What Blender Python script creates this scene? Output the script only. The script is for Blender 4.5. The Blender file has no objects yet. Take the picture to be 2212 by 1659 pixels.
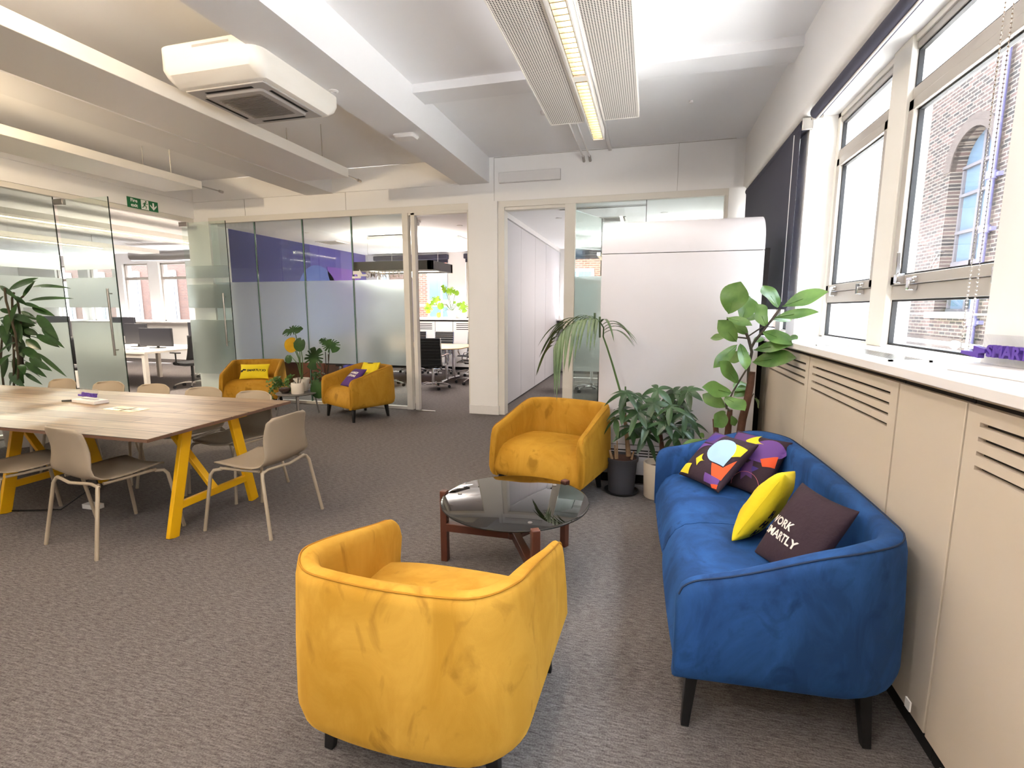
import bpy, bmesh, math, random
from mathutils import Vector, Matrix, Euler
PI = math.pi
R = math.radians
random.seed(7)
S = bpy.context.scene
C = S.collection

# ------------------------------------------------------------------ camera
F_PX, IW, IH = 1088.93, 2212.0, 1659.0
CAM_Z, YAW, PITCH = 1.5, 0.262955, 0.146053
cd = bpy.data.cameras.new('camera'); cd.sensor_width = 36.0; cd.lens = 36.0*F_PX/IW
cd.clip_start = 0.05; cd.clip_end = 300
cam = bpy.data.objects.new('camera', cd); C.objects.link(cam)
cam.location = (0, 0, CAM_Z); cam.rotation_euler = (PI/2-PITCH, 0, YAW)
S.camera = cam

# ------------------------------------------------------------------ world, sun, exposure
def lin(h):
    h = h.lstrip('#'); o = []
    for i in (0, 2, 4):
        c = int(h[i:i+2], 16)/255.0
        o.append(c/12.92 if c <= 0.04045 else ((c+0.055)/1.055)**2.4)
    return tuple(o)+(1.0,)
w = bpy.data.worlds.new('sky'); S.world = w; w.use_nodes = True
bg = w.node_tree.nodes['Background']
bg.inputs['Color'].default_value = (0.76, 0.88, 1.0, 1); bg.inputs['Strength'].default_value = 10.0
sun = bpy.data.lights.new('sun', 'SUN'); sun.energy = 19.0; sun.angle = R(0.6); sun.color = (1.0, 0.98, 0.97)
so = bpy.data.objects.new('sun', sun); C.objects.link(so)
so.rotation_euler = Vector((-0.10, 0.42, 0.90)).to_track_quat('Z', 'Y').to_euler()
def portal(loc, rot, sx, sy):
    l = bpy.data.lights.new('daylight_portal', 'AREA'); l.shape = 'RECTANGLE'; l.size = sx; l.size_y = sy
    l.cycles.is_portal = True
    o = bpy.data.objects.new('daylight_portal', l); C.objects.link(o); o.location = loc; o.rotation_euler = rot
for y0, y1 in ((-3.7, -1.0), (-0.6, 1.75), (2.1, 4.5), (4.7, 6.7)):
    portal((1.5, (y0+y1)/2, 2.1), (0, PI/2, 0), 1.7, y1-y0)      # -Z looks to -X
for x0, x1 in ((-7.0, -2.4), (-2.0, -0.7), (-19, -7.6)):
    portal(((x0+x1)/2, 12.6, 2.1), (-PI/2, 0, 0), x1-x0, 1.7)    # -Z looks to -Y
S.view_settings.view_transform = 'Standard'; S.view_settings.look = 'None'
S.view_settings.exposure = 1.5; S.view_settings.gamma = 1.0; S.view_settings.use_curve_mapping = False
cy = S.cycles
cy.max_bounces = 9; cy.diffuse_bounces = 5; cy.glossy_bounces = 4; cy.transmission_bounces = 6; cy.transparent_max_bounces = 16
cy.caustics_reflective = False; cy.caustics_refractive = False; cy.sample_clamp_indirect = 40.0
cy.use_denoising = True
try: cy.denoiser = 'OPENIMAGEDENOISE'
except Exception: pass

# lamps of the room (their housings are built further down) and added fill lights
def area(name, loc, rot, sx, sy, power, color):
    l = bpy.data.lights.new(name, 'AREA'); l.shape = 'RECTANGLE'; l.size = sx; l.size_y = sy
    l.energy = power; l.color = color
    o = bpy.data.objects.new(name, l); C.objects.link(o); o.location = loc; o.rotation_euler = rot
    return o
WARM = (1.0, 0.80, 0.52)
WHITE = (1.0, 0.93, 0.86)
# lamp trough between the perforated panels (right bay) and its twin behind the camera
area('lamp_light', (-0.51, 3.7, 3.035), (0, 0, 0), 0.05, 2.6, 9, WHITE)
area('lamp_light', (-0.51, 0.4, 3.035), (0, 0, 0), 0.05, 2.6, 5, WHITE)
area('lamp_light', (-0.51, -2.4, 3.035), (0, 0, 0), 0.05, 2.2, 5, WHITE)
# uplight fill added above the panels to brighten the ceiling
for y in (3.2, 0.2, -2.6): area('lamp_light', (-0.515, y, 3.19), (PI, 0, 0), 0.6, 2.6, 5, (0.96, 0.97, 1.0))
# unseen pendants, placed to light the left bay; the third is added fill
PEND = [(-3.1, 0.55, 3.22), (-5.38, 0.9, 3.02), (-1.4, -1.7, 3.02)]
for i, (x, y, z) in enumerate(PEND):
    area('pendant_light', (x, y, z+0.045), (PI, 0, 0), 0.10, 2.2, (15, 15, 20)[i], ((1.0, 0.88, 0.78), (1.0, 0.88, 0.78), (1.0, 0.97, 0.96))[i])
    area('pendant_light', (x, y, z-0.045), (0, 0, 0), 0.10, 2.2, 3, WARM)
    for q in (-1, 1): area('pendant_light', (x+q*0.065, y, z), (0, -q*PI/2, 0), 0.05, 2.2, (9, 6, 2)[i], (1.0, 0.82, 0.56))
    area('pendant_light', (x, y+1.13, z), (PI/2, 0, 0), 0.08, 0.08, (3.5, 24, 9)[i], ((1.0, 0.80, 0.52), (1.0, 0.80, 0.52), (1.0, 0.96, 0.94))[i])
# lamps of the meeting rooms and the open office, with added fill
area('lamp_light', (-4.9, 9.6, 2.2), (0, 0, 0), 1.6, 2.2, 42, WHITE)
area('lamp_light', (-4.78, 9.42, 2.46), (PI, 0, 0), 1.5, 0.9, 32, WHITE)  # fill added over the pendant ring to lift the meeting room ceiling
area('lamp_light', (0.0, 9.5, 2.885), (0, 0, 0), 0.6, 1.2, 26, WHITE)  # fill lamp added to brighten the right hand meeting room
for x in (-9.6, -12.4):
    area('lamp_light', (x, 7.0, 2.88), (0, 0, 0), 0.12, 4.0, 130, (1.0, 0.9, 0.78))

# ------------------------------------------------------------------ pixel of the photo -> point of the place
_cp, _sp, _cy, _sy = math.cos(PITCH), math.sin(PITCH), math.cos(YAW), math.sin(YAW)
_fw = Vector((-_sy*_cp, _cy*_cp, -_sp)); _rt = Vector((_cy, _sy, 0)); _dn = _fw.cross(_rt)
def ray(u, v): return _rt*((u-IW/2)/F_PX)+_dn*((v-IH/2)/F_PX)+_fw
def atY(u, v, y):
    d = ray(u, v); return Vector((0, 0, CAM_Z))+d*(y/d.y)
def atX(u, v, x):
    d = ray(u, v); return Vector((0, 0, CAM_Z))+d*(x/d.x)
def atZ(u, v, z):
    d = ray(u, v); return Vector((0, 0, CAM_Z))+d*((z-CAM_Z)/d.z)

# ------------------------------------------------------------------ materials
def nd(nt, t, **kw):
    n = nt.nodes.new(t)
    for k, v in kw.items(): setattr(n, k, v)
    return n
def base(name):
    m = bpy.data.materials.new(name); m.use_nodes = True
    nt = m.node_tree; b = nt.nodes['Principled BSDF']
    return m, nt, b
def mat(name, hexc, rough=0.5, metal=0.0, spec=0.5, noise=0.0, nscale=8.0, bump=0.0, bscale=200.0, sheen=0.0, coat=0.0, trans=0.0):
    m, nt, b = base(name)
    c = lin(hexc) if isinstance(hexc, str) else tuple(hexc)+(1,)
    b.inputs['Base Color'].default_value = c
    b.inputs['Roughness'].default_value = rough; b.inputs['Metallic'].default_value = metal
    b.inputs['Specular IOR Level'].default_value = spec
    if sheen: b.inputs['Sheen Weight'].default_value = sheen; b.inputs['Sheen Roughness'].default_value = 0.35
    if coat: b.inputs['Coat Weight'].default_value = coat
    tc = nd(nt, 'ShaderNodeTexCoord')
    if noise:
        n = nd(nt, 'ShaderNodeTexNoise'); n.inputs['Scale'].default_value = nscale; n.inputs['Detail'].default_value = 5
        nt.links.new(tc.outputs['Object'], n.inputs['Vector'])
        mx = nd(nt, 'ShaderNodeMix', data_type='RGBA')
        mx.inputs[6].default_value = tuple(x*(1-noise) for x in c[:3])+(1,)
        mx.inputs[7].default_value = tuple(min(1, x*(1+noise)) for x in c[:3])+(1,)
        nt.links.new(n.outputs['Fac'], mx.inputs[0]); nt.links.new(mx.outputs[2], b.inputs['Base Color'])
    if bump:
        n2 = nd(nt, 'ShaderNodeTexNoise'); n2.inputs['Scale'].default_value = bscale; n2.inputs['Detail'].default_value = 3
        nt.links.new(tc.outputs['Object'], n2.inputs['Vector'])
        bp = nd(nt, 'ShaderNodeBump'); bp.inputs['Strength'].default_value = bump; bp.inputs['Distance'].default_value = 0.01
        nt.links.new(n2.outputs['Fac'], bp.inputs['Height']); nt.links.new(bp.outputs['Normal'], b.inputs['Normal'])
    return m
M = {}
M['white'] = mat('white_paint', 'e4e1df', 0.6, noise=0.015, nscale=3)
M['wall'] = mat('wall_paint', 'f2f0ee', 0.7, noise=0.02, nscale=2, bump=0.02, bscale=90)
M['ceiling'] = mat('ceiling_paint', 'eeedee', 0.8, noise=0.02, nscale=1.5, bump=0.02, bscale=60)
M['beam'] = mat('beam_paint', 'e6e5e6', 0.75, noise=0.02, nscale=2)
M['unit'] = mat('unit_laminate', 'c9c5c8', 0.5, noise=0.01)
M['cab'] = mat('cabinet_laminate', 'd2c5b4', 0.45, noise=0.015, nscale=3)
M['sill'] = mat('sill_laminate', 'f0ecec', 0.35)
M['dark'] = mat('dark_gap', '0d0c0c', 0.9)
M['slot'] = mat('slot_dark', '1a1310', 0.9)  # carcass colour carries the shade inside the slots
M['frame'] = mat('window_aluminium', 'b9b2aa', 0.4, metal=0.2, noise=0.02)
M['frameoff'] = mat('frame_offwhite', 'e4dfd6', 0.5)
M['gasket'] = mat('gasket_black', '1b1a1c', 0.6)
M['chrome'] = mat('chrome', 'd8d8da', 0.12, metal=1.0)
M['steel'] = mat('brushed_steel', 'b9b4ae', 0.3, metal=1.0)
M['black'] = mat('black_plastic', '161617', 0.45)
M['blackleg'] = mat('black_leg', '0f0f10', 0.4)
M['blind'] = mat('blind_fabric', '3f3e4d', 0.85, noise=0.08, nscale=4, bump=0.1, bscale=900)
M['lampbody'] = mat('lamp_white', 'ece7df', 0.45)
M['acbody'] = mat('ac_plastic', 'f0ebe2', 0.45)
M['acgrey'] = mat('ac_grille', 'b7b2ae', 0.55)
M['palewood'] = mat('pale_beech', 'd9b48f', 0.45, noise=0.12, nscale=6)
M['tableedge'] = mat('table_edge_ply', '6e5140', 0.5, noise=0.1, nscale=20)
M['walnut'] = mat('walnut', '582f20', 0.4, noise=0.3, nscale=14)
M['chairplastic'] = mat('taupe_plastic', 'a2937f', 0.5, bump=0.02, bscale=400)
M['chairframe'] = mat('taupe_metal', 'ae9f89', 0.4, metal=0.1)
M['yellowmetal'] = mat('yellow_powdercoat', 'f2b705', 0.45, noise=0.03)
M['brass'] = mat('brass', 'ecd9a0', 0.2, metal=0.8)
M['greytable'] = mat('grey_table', '6f6b68', 0.5, noise=0.06)
M['potwhite'] = mat('pot_white', 'e6ded2', 0.5, noise=0.03)
M['potcream'] = mat('pot_cream', 'd3c6b3', 0.65, noise=0.06)
M['potdark'] = mat('pot_charcoal', '3c3b40', 0.6, noise=0.08)
M['soil'] = mat('soil', '4a2e22', 0.95, noise=0.4, nscale=40, bump=0.6, bscale=80)
M['bark'] = mat('bark', '5a3a2b', 0.9, noise=0.3, nscale=20, bump=0.5, bscale=60)
M['cane'] = mat('cane', '9a7d5e', 0.8, noise=0.3, nscale=30, bump=0.3, bscale=60)
M['stem'] = mat('green_stem', '4d6b35', 0.6, noise=0.15)
M['darkstem'] = mat('dark_stem', '3b3326', 0.7, noise=0.2)
def leafmat(name, a, b_, rough=0.4, trans=0.25):
    m, nt, b = base(name)
    tc = nd(nt, 'ShaderNodeTexCoord'); n = nd(nt, 'ShaderNodeTexNoise'); n.inputs['Scale'].default_value = 6; n.inputs['Detail'].default_value = 4
    nt.links.new(tc.outputs['Object'], n.inputs['Vector'])
    mx = nd(nt, 'ShaderNodeMix', data_type='RGBA'); mx.inputs[6].default_value = lin(a); mx.inputs[7].default_value = lin(b_)
    mr = nd(nt, 'ShaderNodeMapRange'); mr.inputs[1].default_value = 0.35; mr.inputs[2].default_value = 0.65
    nt.links.new(n.outputs['Fac'], mr.inputs[0]); nt.links.new(mr.outputs[0], mx.inputs[0]); nt.links.new(mx.outputs[2], b.inputs['Base Color'])
    b.inputs['Roughness'].default_value = rough
    tr = nd(nt, 'ShaderNodeBsdfTranslucent'); nt.links.new(mx.outputs[2], tr.inputs['Color'])
    ms = nd(nt, 'ShaderNodeMixShader'); ms.inputs[0].default_value = trans
    out = nt.nodes['Material Output']
    nt.links.new(b.outputs[0], ms.inputs[1]); nt.links.new(tr.outputs[0], ms.inputs[2]); nt.links.new(ms.outputs[0], out.inputs['Surface'])
    return m
M['leaffig'] = leafmat('fig_leaf', '45682f', '6f9048', 0.35)
M['leafdark'] = leafmat('dark_leaf', '1f3a1e', '35552c', 0.3, 0.15)
M['leafpalm'] = leafmat('palm_leaf', '3a5230', '5a7045', 0.45, 0.15)
M['leafpach'] = leafmat('umbrella_leaf', '213a1f', '3b5a34', 0.35, 0.15)
M['leafmon'] = leafmat('monstera_leaf', '24421f', '3d6230', 0.35, 0.15)
M['leafbright'] = leafmat('sunlit_monstera_leaf', '6f9a22', '9cc23a', 0.4, 0.6)  # sunlight put into the leaf colour
M['leafivy'] = leafmat('ivy_leaf', '3f6d2a', '86a24e', 0.45, 0.3)
M['leafyellow'] = leafmat('yellowed_leaf', 'd8a010', 'e6b82a', 0.45, 0.3)

def velvet(name, c0, c1, c2):
    """brushed velvet: large soft nap patches and small finger marks"""
    m, nt, b = base(name)
    tc = nd(nt, 'ShaderNodeTexCoord')
    mp = nd(nt, 'ShaderNodeMapping'); nt.links.new(tc.outputs['Object'], mp.inputs['Vector'])
    mp.inputs['Scale'].default_value = (1.0, 1.0, 0.55)
    n1 = nd(nt, 'ShaderNodeTexNoise'); n1.inputs['Scale'].default_value = 4.5; n1.inputs['Detail'].default_value = 6; n1.inputs['Roughness'].default_value = 0.62; n1.inputs['Distortion'].default_value = 0.9
    n2 = nd(nt, 'ShaderNodeTexNoise'); n2.inputs['Scale'].default_value = 8; n2.inputs['Detail'].default_value = 5; n2.inputs['Distortion'].default_value = 1.1
    nt.links.new(mp.outputs[0], n1.inputs['Vector']); nt.links.new(mp.outputs[0], n2.inputs['Vector'])
    r1 = nd(nt, 'ShaderNodeMapRange'); r1.inputs[1].default_value = 0.38; r1.inputs[2].default_value = 0.66; nt.links.new(n1.outputs['Fac'], r1.inputs[0])
    r2 = nd(nt, 'ShaderNodeMapRange'); r2.inputs[1].default_value = 0.585; r2.inputs[2].default_value = 0.70; nt.links.new(n2.outputs['Fac'], r2.inputs[0])
    m1 = nd(nt, 'ShaderNodeMix', data_type='RGBA'); m1.inputs[6].default_value = lin(c0); m1.inputs[7].default_value = lin(c1)
    nt.links.new(r1.outputs[0], m1.inputs[0])
    m2 = nd(nt, 'ShaderNodeMix', data_type='RGBA'); m2.inputs[7].default_value = lin(c2)
    k = nd(nt, 'ShaderNodeMath', operation='MULTIPLY'); k.inputs[1].default_value = 0.75; nt.links.new(r2.outputs[0], k.inputs[0])
    nt.links.new(k.outputs[0], m2.inputs[0]); nt.links.new(m1.outputs[2], m2.inputs[6]); nt.links.new(m2.outputs[2], b.inputs['Base Color'])
    b.inputs['Roughness'].default_value = 0.75; b.inputs['Specular IOR Level'].default_value = 0.2
    b.inputs['Sheen Weight'].default_value = 0.6; b.inputs['Sheen Roughness'].default_value = 0.4; b.inputs['Sheen Tint'].default_value = lin(c1)
    n3 = nd(nt, 'ShaderNodeTexNoise'); n3.inputs['Scale'].default_value = 350
    nt.links.new(tc.outputs['Object'], n3.inputs['Vector'])
    bp = nd(nt, 'ShaderNodeBump'); bp.inputs['Strength'].default_value = 0.08; bp.inputs['Distance'].default_value = 0.004
    nt.links.new(n3.outputs['Fac'], bp.inputs['Height']); nt.links.new(bp.outputs[0], b.inputs['Normal'])
    return m
M['velyellow'] = velvet('mustard_velvet', 'a97a20', 'ba8b2e', '886014')
M['velbright'] = velvet('bright_mustard_velvet', 'bb8a2c', 'cf9f40', '9c7020')
M['velblue'] = velvet('blue_velvet', '1d3d6c', '2a5590', '15305a')
M['velpipe'] = mat('dark_mustard_piping', 'b07a10', 0.8)
M['bluepipe'] = mat('dark_blue_piping', '12294a', 0.8)
def cloth(name, c, rough=0.85): return mat(name, c, rough, noise=0.05, nscale=10, bump=0.25, bscale=60)
M['clothyellow'] = cloth('yellow_cotton', 'e8cf1e'); M['clothdark'] = cloth('aubergine_cotton', '35232f')
M['clothpurple'] = cloth('purple_cotton', '512f78'); M['prtext'] = mat('print_white', 'eee6e0', 0.8); M['prblack'] = mat('print_black', '1a1518', 0.8)
M['p_violet'] = mat('print_violet', '6d4694', 0.8); M['p_indigo'] = mat('print_indigo', '443083', 0.8); M['p_blue'] = mat('print_lightblue', 'a3c4ec', 0.8)
M['p_orange'] = mat('print_orange', 'ee5a2c', 0.8); M['p_yellow'] = mat('print_yellow', 'ecd22a', 0.8); M['p_plum'] = mat('print_plum', '5a3670', 0.8)
M['p_pink'] = mat('print_pink_line', 'd9788a', 0.8)

def carpet():
    m, nt, b = base('loop_carpet')
    tc = nd(nt, 'ShaderNodeTexCoord')
    mp = nd(nt, 'ShaderNodeMapping'); mp.inputs['Scale'].default_value = (22, 130, 1); mp.inputs['Rotation'].default_value = (0, 0, R(3))
    nt.links.new(tc.outputs['Object'], mp.inputs['Vector'])
    n1 = nd(nt, 'ShaderNodeTexNoise'); n1.inputs['Scale'].default_value = 1.0; n1.inputs['Detail'].default_value = 6; n1.inputs['Roughness'].default_value = 0.7
    nt.links.new(mp.outputs[0], n1.inputs['Vector'])
    n2 = nd(nt, 'ShaderNodeTexNoise'); n2.inputs['Scale'].default_value = 160; n2.inputs['Detail'].default_value = 3
    nt.links.new(tc.outputs['Object'], n2.inputs['Vector'])
    add = nd(nt, 'ShaderNodeMath', operation='MULTIPLY_ADD'); add.inputs[1].default_value = 0.55
    nt.links.new(n2.outputs['Fac'], add.inputs[0]); nt.links.new(n1.outputs['Fac'], add.inputs[2])
    cr = nd(nt, 'ShaderNodeValToRGB'); cr.color_ramp.elements[0].position = 0.55; cr.color_ramp.elements[1].position = 1.0
    cr.color_ramp.elements[0].color = lin('45403f'); cr.color_ramp.elements[1].color = lin('8a8382')
    e = cr.color_ramp.elements.new(0.74); e.color = lin('68625f')
    nt.links.new(add.outputs[0], cr.inputs[0]); nt.links.new(cr.outputs[0], b.inputs['Base Color'])
    b.inputs['Roughness'].default_value = 0.95; b.inputs['Specular IOR Level'].default_value = 0.1
    bp = nd(nt, 'ShaderNodeBump'); bp.inputs['Strength'].default_value = 0.5; bp.inputs['Distance'].default_value = 0.006
    nt.links.new(add.outputs[0], bp.inputs['Height']); nt.links.new(bp.outputs[0], b.inputs['Normal'])
    return m
M['carpet'] = carpet()
def tabletop():
    m, nt, b = base('limed_oak_boards')
    tc = nd(nt, 'ShaderNodeTexCoord')
    br = nd(nt, 'ShaderNodeTexBrick'); br.inputs['Scale'].default_value = 1.0; br.inputs['Brick Width'].default_value = 2.4; br.inputs['Row Height'].default_value = 0.165
    br.inputs['Mortar Size'].default_value = 0.004; br.inputs['Color1'].default_value = lin('a98f74'); br.inputs['Color2'].default_value = lin('84694f'); br.inputs['Mortar'].default_value = lin('2e231c')
    nt.links.new(tc.outputs['Object'], br.inputs['Vector'])
    mp = nd(nt, 'ShaderNodeMapping'); mp.inputs['Scale'].default_value = (1.6, 26, 1); nt.links.new(tc.outputs['Object'], mp.inputs['Vector'])
    n = nd(nt, 'ShaderNodeTexNoise'); n.inputs['Scale'].default_value = 1.5; n.inputs['Detail'].default_value = 7; n.inputs['Distortion'].default_value = 0.6
    nt.links.new(mp.outputs[0], n.inputs['Vector'])
    mr = nd(nt, 'ShaderNodeMapRange'); mr.inputs[1].default_value = 0.3; mr.inputs[2].default_value = 0.75; mr.inputs[3].default_value = 0.5; mr.inputs[4].default_value = 1.2
    nt.links.new(n.outputs['Fac'], mr.inputs[0])
    mx = nd(nt, 'ShaderNodeMix', data_type='RGBA', blend_type='MULTIPLY'); mx.inputs[0].default_value = 1
    nt.links.new(br.outputs['Color'], mx.inputs[6]); nt.links.new(mr.outputs[0], mx.inputs[7]); nt.links.new(mx.outputs[2], b.inputs['Base Color'])
    b.inputs['Roughness'].default_value = 0.42
    return m
M['tabletop'] = tabletop()
def brick(name, c1, c2, mo, axis, sc=1.0):
    m, nt, b = base(name)
    tc = nd(nt, 'ShaderNodeTexCoord'); sp = nd(nt, 'ShaderNodeSeparateXYZ'); cb = nd(nt, 'ShaderNodeCombineXYZ')
    nt.links.new(tc.outputs['Object'], sp.inputs[0]); nt.links.new(sp.outputs[axis], cb.inputs[0]); nt.links.new(sp.outputs[2], cb.inputs[1])
    br = nd(nt, 'ShaderNodeTexBrick'); br.inputs['Scale'].default_value = sc; br.inputs['Brick Width'].default_value = 0.225; br.inputs['Row Height'].default_value = 0.075
    br.inputs['Mortar Size'].default_value = 0.011; br.inputs['Color1'].default_value = lin(c1); br.inputs['Color2'].default_value = lin(c2); br.inputs['Mortar'].default_value = lin(mo)
    nt.links.new(cb.outputs[0], br.inputs['Vector'])
    n = nd(nt, 'ShaderNodeTexNoise'); n.inputs['Scale'].default_value = 5; n.inputs['Detail'].default_value = 4
    nt.links.new(tc.outputs['Object'], n.inputs['Vector'])
    mr = nd(nt, 'ShaderNodeMapRange'); mr.inputs[3].default_value = 0.6; mr.inputs[4].default_value = 1.3; nt.links.new(n.outputs['Fac'], mr.inputs[0])
    mx = nd(nt, 'ShaderNodeMix', data_type='RGBA', blend_type='MULTIPLY'); mx.inputs[0].default_value = 1
    nt.links.new(br.outputs['Color'], mx.inputs[6]); nt.links.new(mr.outputs[0], mx.inputs[7]); nt.links.new(mx.outputs[2], b.inputs['Base Color'])
    b.inputs['Roughness'].default_value = 0.9
    return m
M['brickyellow'] = brick('stock_brick', '43302a', '17100d', '5d5349', 1)
M['brickred'] = brick('red_brick', '6b3a28', '5a3021', '78604f', 0)
M['brickdark'] = mat('old_brick_band', '3a2f29', 0.9, noise=0.3, nscale=12)
M['render'] = mat('white_render', 'f2efec', 0.8, noise=0.02); M['stone'] = mat('pale_stone', '8c857f', 0.8, noise=0.06)
M['asphaltdark'] = mat('dark_roof_felt', '57524e', 0.9, noise=0.15)
M['asphalt'] = mat('flat_roof_felt', 'd8d4cf', 0.9, noise=0.08)
def perf():
    m, nt, b = base('perforated_steel')
    tc = nd(nt, 'ShaderNodeTexCoord')
    sc = nd(nt, 'ShaderNodeVectorMath', operation='SCALE'); sc.inputs['Scale'].default_value = 1/0.0155
    nt.links.new(tc.outputs['Object'], sc.inputs[0])
    fr = nd(nt, 'ShaderNodeVectorMath', operation='FRACTION'); nt.links.new(sc.outputs[0], fr.inputs[0])
    sb = nd(nt, 'ShaderNodeVectorMath', operation='SUBTRACT'); sb.inputs[1].default_value = (0.5, 0.5, 0.0); nt.links.new(fr.outputs[0], sb.inputs[0])
    mu = nd(nt, 'ShaderNodeVectorMath', operation='MULTIPLY'); mu.inputs[1].default_value = (1, 1, 0); nt.links.new(sb.outputs[0], mu.inputs[0])
    ln = nd(nt, 'ShaderNodeVectorMath', operation='LENGTH'); nt.links.new(mu.outputs[0], ln.inputs[0])
    lt = nd(nt, 'ShaderNodeMath', operation='LESS_THAN'); lt.inputs[1].default_value = 0.33; nt.links.new(ln.outputs['Value'], lt.inputs[0])
    mx = nd(nt, 'ShaderNodeMix', data_type='RGBA'); mx.inputs[6].default_value = lin('ded7cf'); mx.inputs[7].default_value = lin('3b342d')
    nt.links.new(lt.outputs[0], mx.inputs[0]); nt.links.new(mx.outputs[2], b.inputs['Base Color']); b.inputs['Roughness'].default_value = 0.5
    return m
M['perf'] = perf()
def glow(name, c, strength):
    m, nt, b = base(name); b.inputs['Base Color'].default_value = c+(1,)
    b.inputs['Emission Color'].default_value = c+(1,); b.inputs['Emission Strength'].default_value = strength
    return m
M['tube'] = glow('lamp_tube', (1.0, 0.72, 0.36), 5.0)
M['tubewhite'] = glow('lamp_tube_white', (1.0, 0.9, 0.75), 4.0)
def glassmat(name, tint, refl=1.0, ior=1.5, rough=0.0):
    m = bpy.data.materials.new(name); m.use_nodes = True; nt = m.node_tree; nt.nodes.clear()
    out = nd(nt, 'ShaderNodeOutputMaterial'); t = nd(nt, 'ShaderNodeBsdfTransparent'); t.inputs[0].default_value = tuple(tint)+(1,)
    g = nd(nt, 'ShaderNodeBsdfGlossy'); g.inputs['Roughness'].default_value = rough; g.inputs['Color'].default_value = (refl, refl, refl, 1)
    f = nd(nt, 'ShaderNodeFresnel'); ge = nd(nt, 'ShaderNodeNewGeometry')
    k = nd(nt, 'ShaderNodeMath', operation='MULTIPLY_ADD'); k.inputs[1].default_value = 1/ior-ior; k.inputs[2].default_value = ior   # same reflection on both faces of the sheet
    nt.links.new(ge.outputs['Backfacing'], k.inputs[0]); nt.links.new(k.outputs[0], f.inputs['IOR'])
    ms = nd(nt, 'ShaderNodeMixShader'); nt.links.new(f.outputs[0], ms.inputs[0]); nt.links.new(t.outputs[0], ms.inputs[1]); nt.links.new(g.outputs[0], ms.inputs[2])
    nt.links.new(ms.outputs[0], out.inputs['Surface'])
    return m
M['glass'] = glassmat('partition_glass', (0.935, 0.98, 0.96), 1.0, 1.45)
M['winglass'] = glassmat('window_glass', (0.97, 0.98, 0.98), 1.0, 1.3)
M['smoke'] = glassmat('smoked_glass', (0.15, 0.145, 0.145), 1.0, 2.3)
M['acrylic'] = glassmat('acrylic', (0.95, 0.96, 0.97), 1.0, 1.35)
M['glassedge'] = mat('glass_edge', '7fae9c', 0.2, coat=0.5)
M['glassdarkedge'] = mat('glass_dark_edge', '23302c', 0.2, coat=0.5)
def frost():
    m = bpy.data.materials.new('frosted_film'); m.use_nodes = True; nt = m.node_tree; nt.nodes.clear()
    out = nd(nt, 'ShaderNodeOutputMaterial')
    rf = nd(nt, 'ShaderNodeBsdfRefraction'); rf.inputs['Roughness'].default_value = 0.42; rf.inputs['IOR'].default_value = 1.25; rf.inputs['Color'].default_value = (0.93, 0.96, 0.95, 1)
    tl = nd(nt, 'ShaderNodeBsdfTranslucent'); tl.inputs[0].default_value = (0.95, 0.97, 0.96, 1)
    df = nd(nt, 'ShaderNodeBsdfDiffuse'); df.inputs[0].default_value = (0.8, 0.84, 0.82, 1)
    a = nd(nt, 'ShaderNodeMixShader'); a.inputs[0].default_value = 0.12; nt.links.new(tl.outputs[0], a.inputs[1]); nt.links.new(df.outputs[0], a.inputs[2])
    b = nd(nt, 'ShaderNodeMixShader'); b.inputs[0].default_value = 0.30; nt.links.new(rf.outputs[0], b.inputs[1]); nt.links.new(a.outputs[0], b.inputs[2])
    nt.links.new(b.outputs[0], out.inputs['Surface'])
    return m
M['frost'] = frost()
M['mural_navy'] = mat('mural_navy', '3a3a78', 0.6); M['mural_blue'] = mat('mural_blue', '4f62a8', 0.6); M['mural_purple'] = mat('mural_purple', '6a3fa0', 0.6)
M['mural_dark'] = mat('mural_indigo', '3f3088', 0.6); M['mural_wall'] = mat('mural_violet', '524a96', 0.6)
M['signgreen'] = mat('sign_green', '0e6b3c', 0.5); M['signwhite'] = mat('sign_white', 'f2f2ee', 0.5)
M['monitor'] = mat('monitor_black', '24242a', 0.35); M['meshfab'] = mat('chair_mesh', '1c1c1f', 0.8, bump=0.2, bscale=300)
M['ribs'] = mat('black_leather', '17171a', 0.45)
M['deskwhite'] = mat('desk_white', 'e8e2d8', 0.5)
M['purple'] = mat('award_purple', '5b3f9e', 0.45)
M['lilac'] = mat('lilac_bag', 'a79ac9', 0.6)
M['paper'] = mat('paper_tag', 'e8e6e2', 0.7)
M['pipe'] = mat('grey_pipe', '4c4763', 0.5); M['galv'] = mat('galvanised_pipe', '77757a', 0.45, metal=0.3)
M['archglass'] = mat('arch_glass', '46535f', 0.2, spec=0.5, noise=0.2, nscale=3); M['archframe'] = mat('arch_frame', '4a4446', 0.7)
M['duct'] = mat('duct_foil', 'c8c9cc', 0.35, metal=0.7)
M['pendant'] = mat('pendant_black', '35302e', 0.5)

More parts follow.
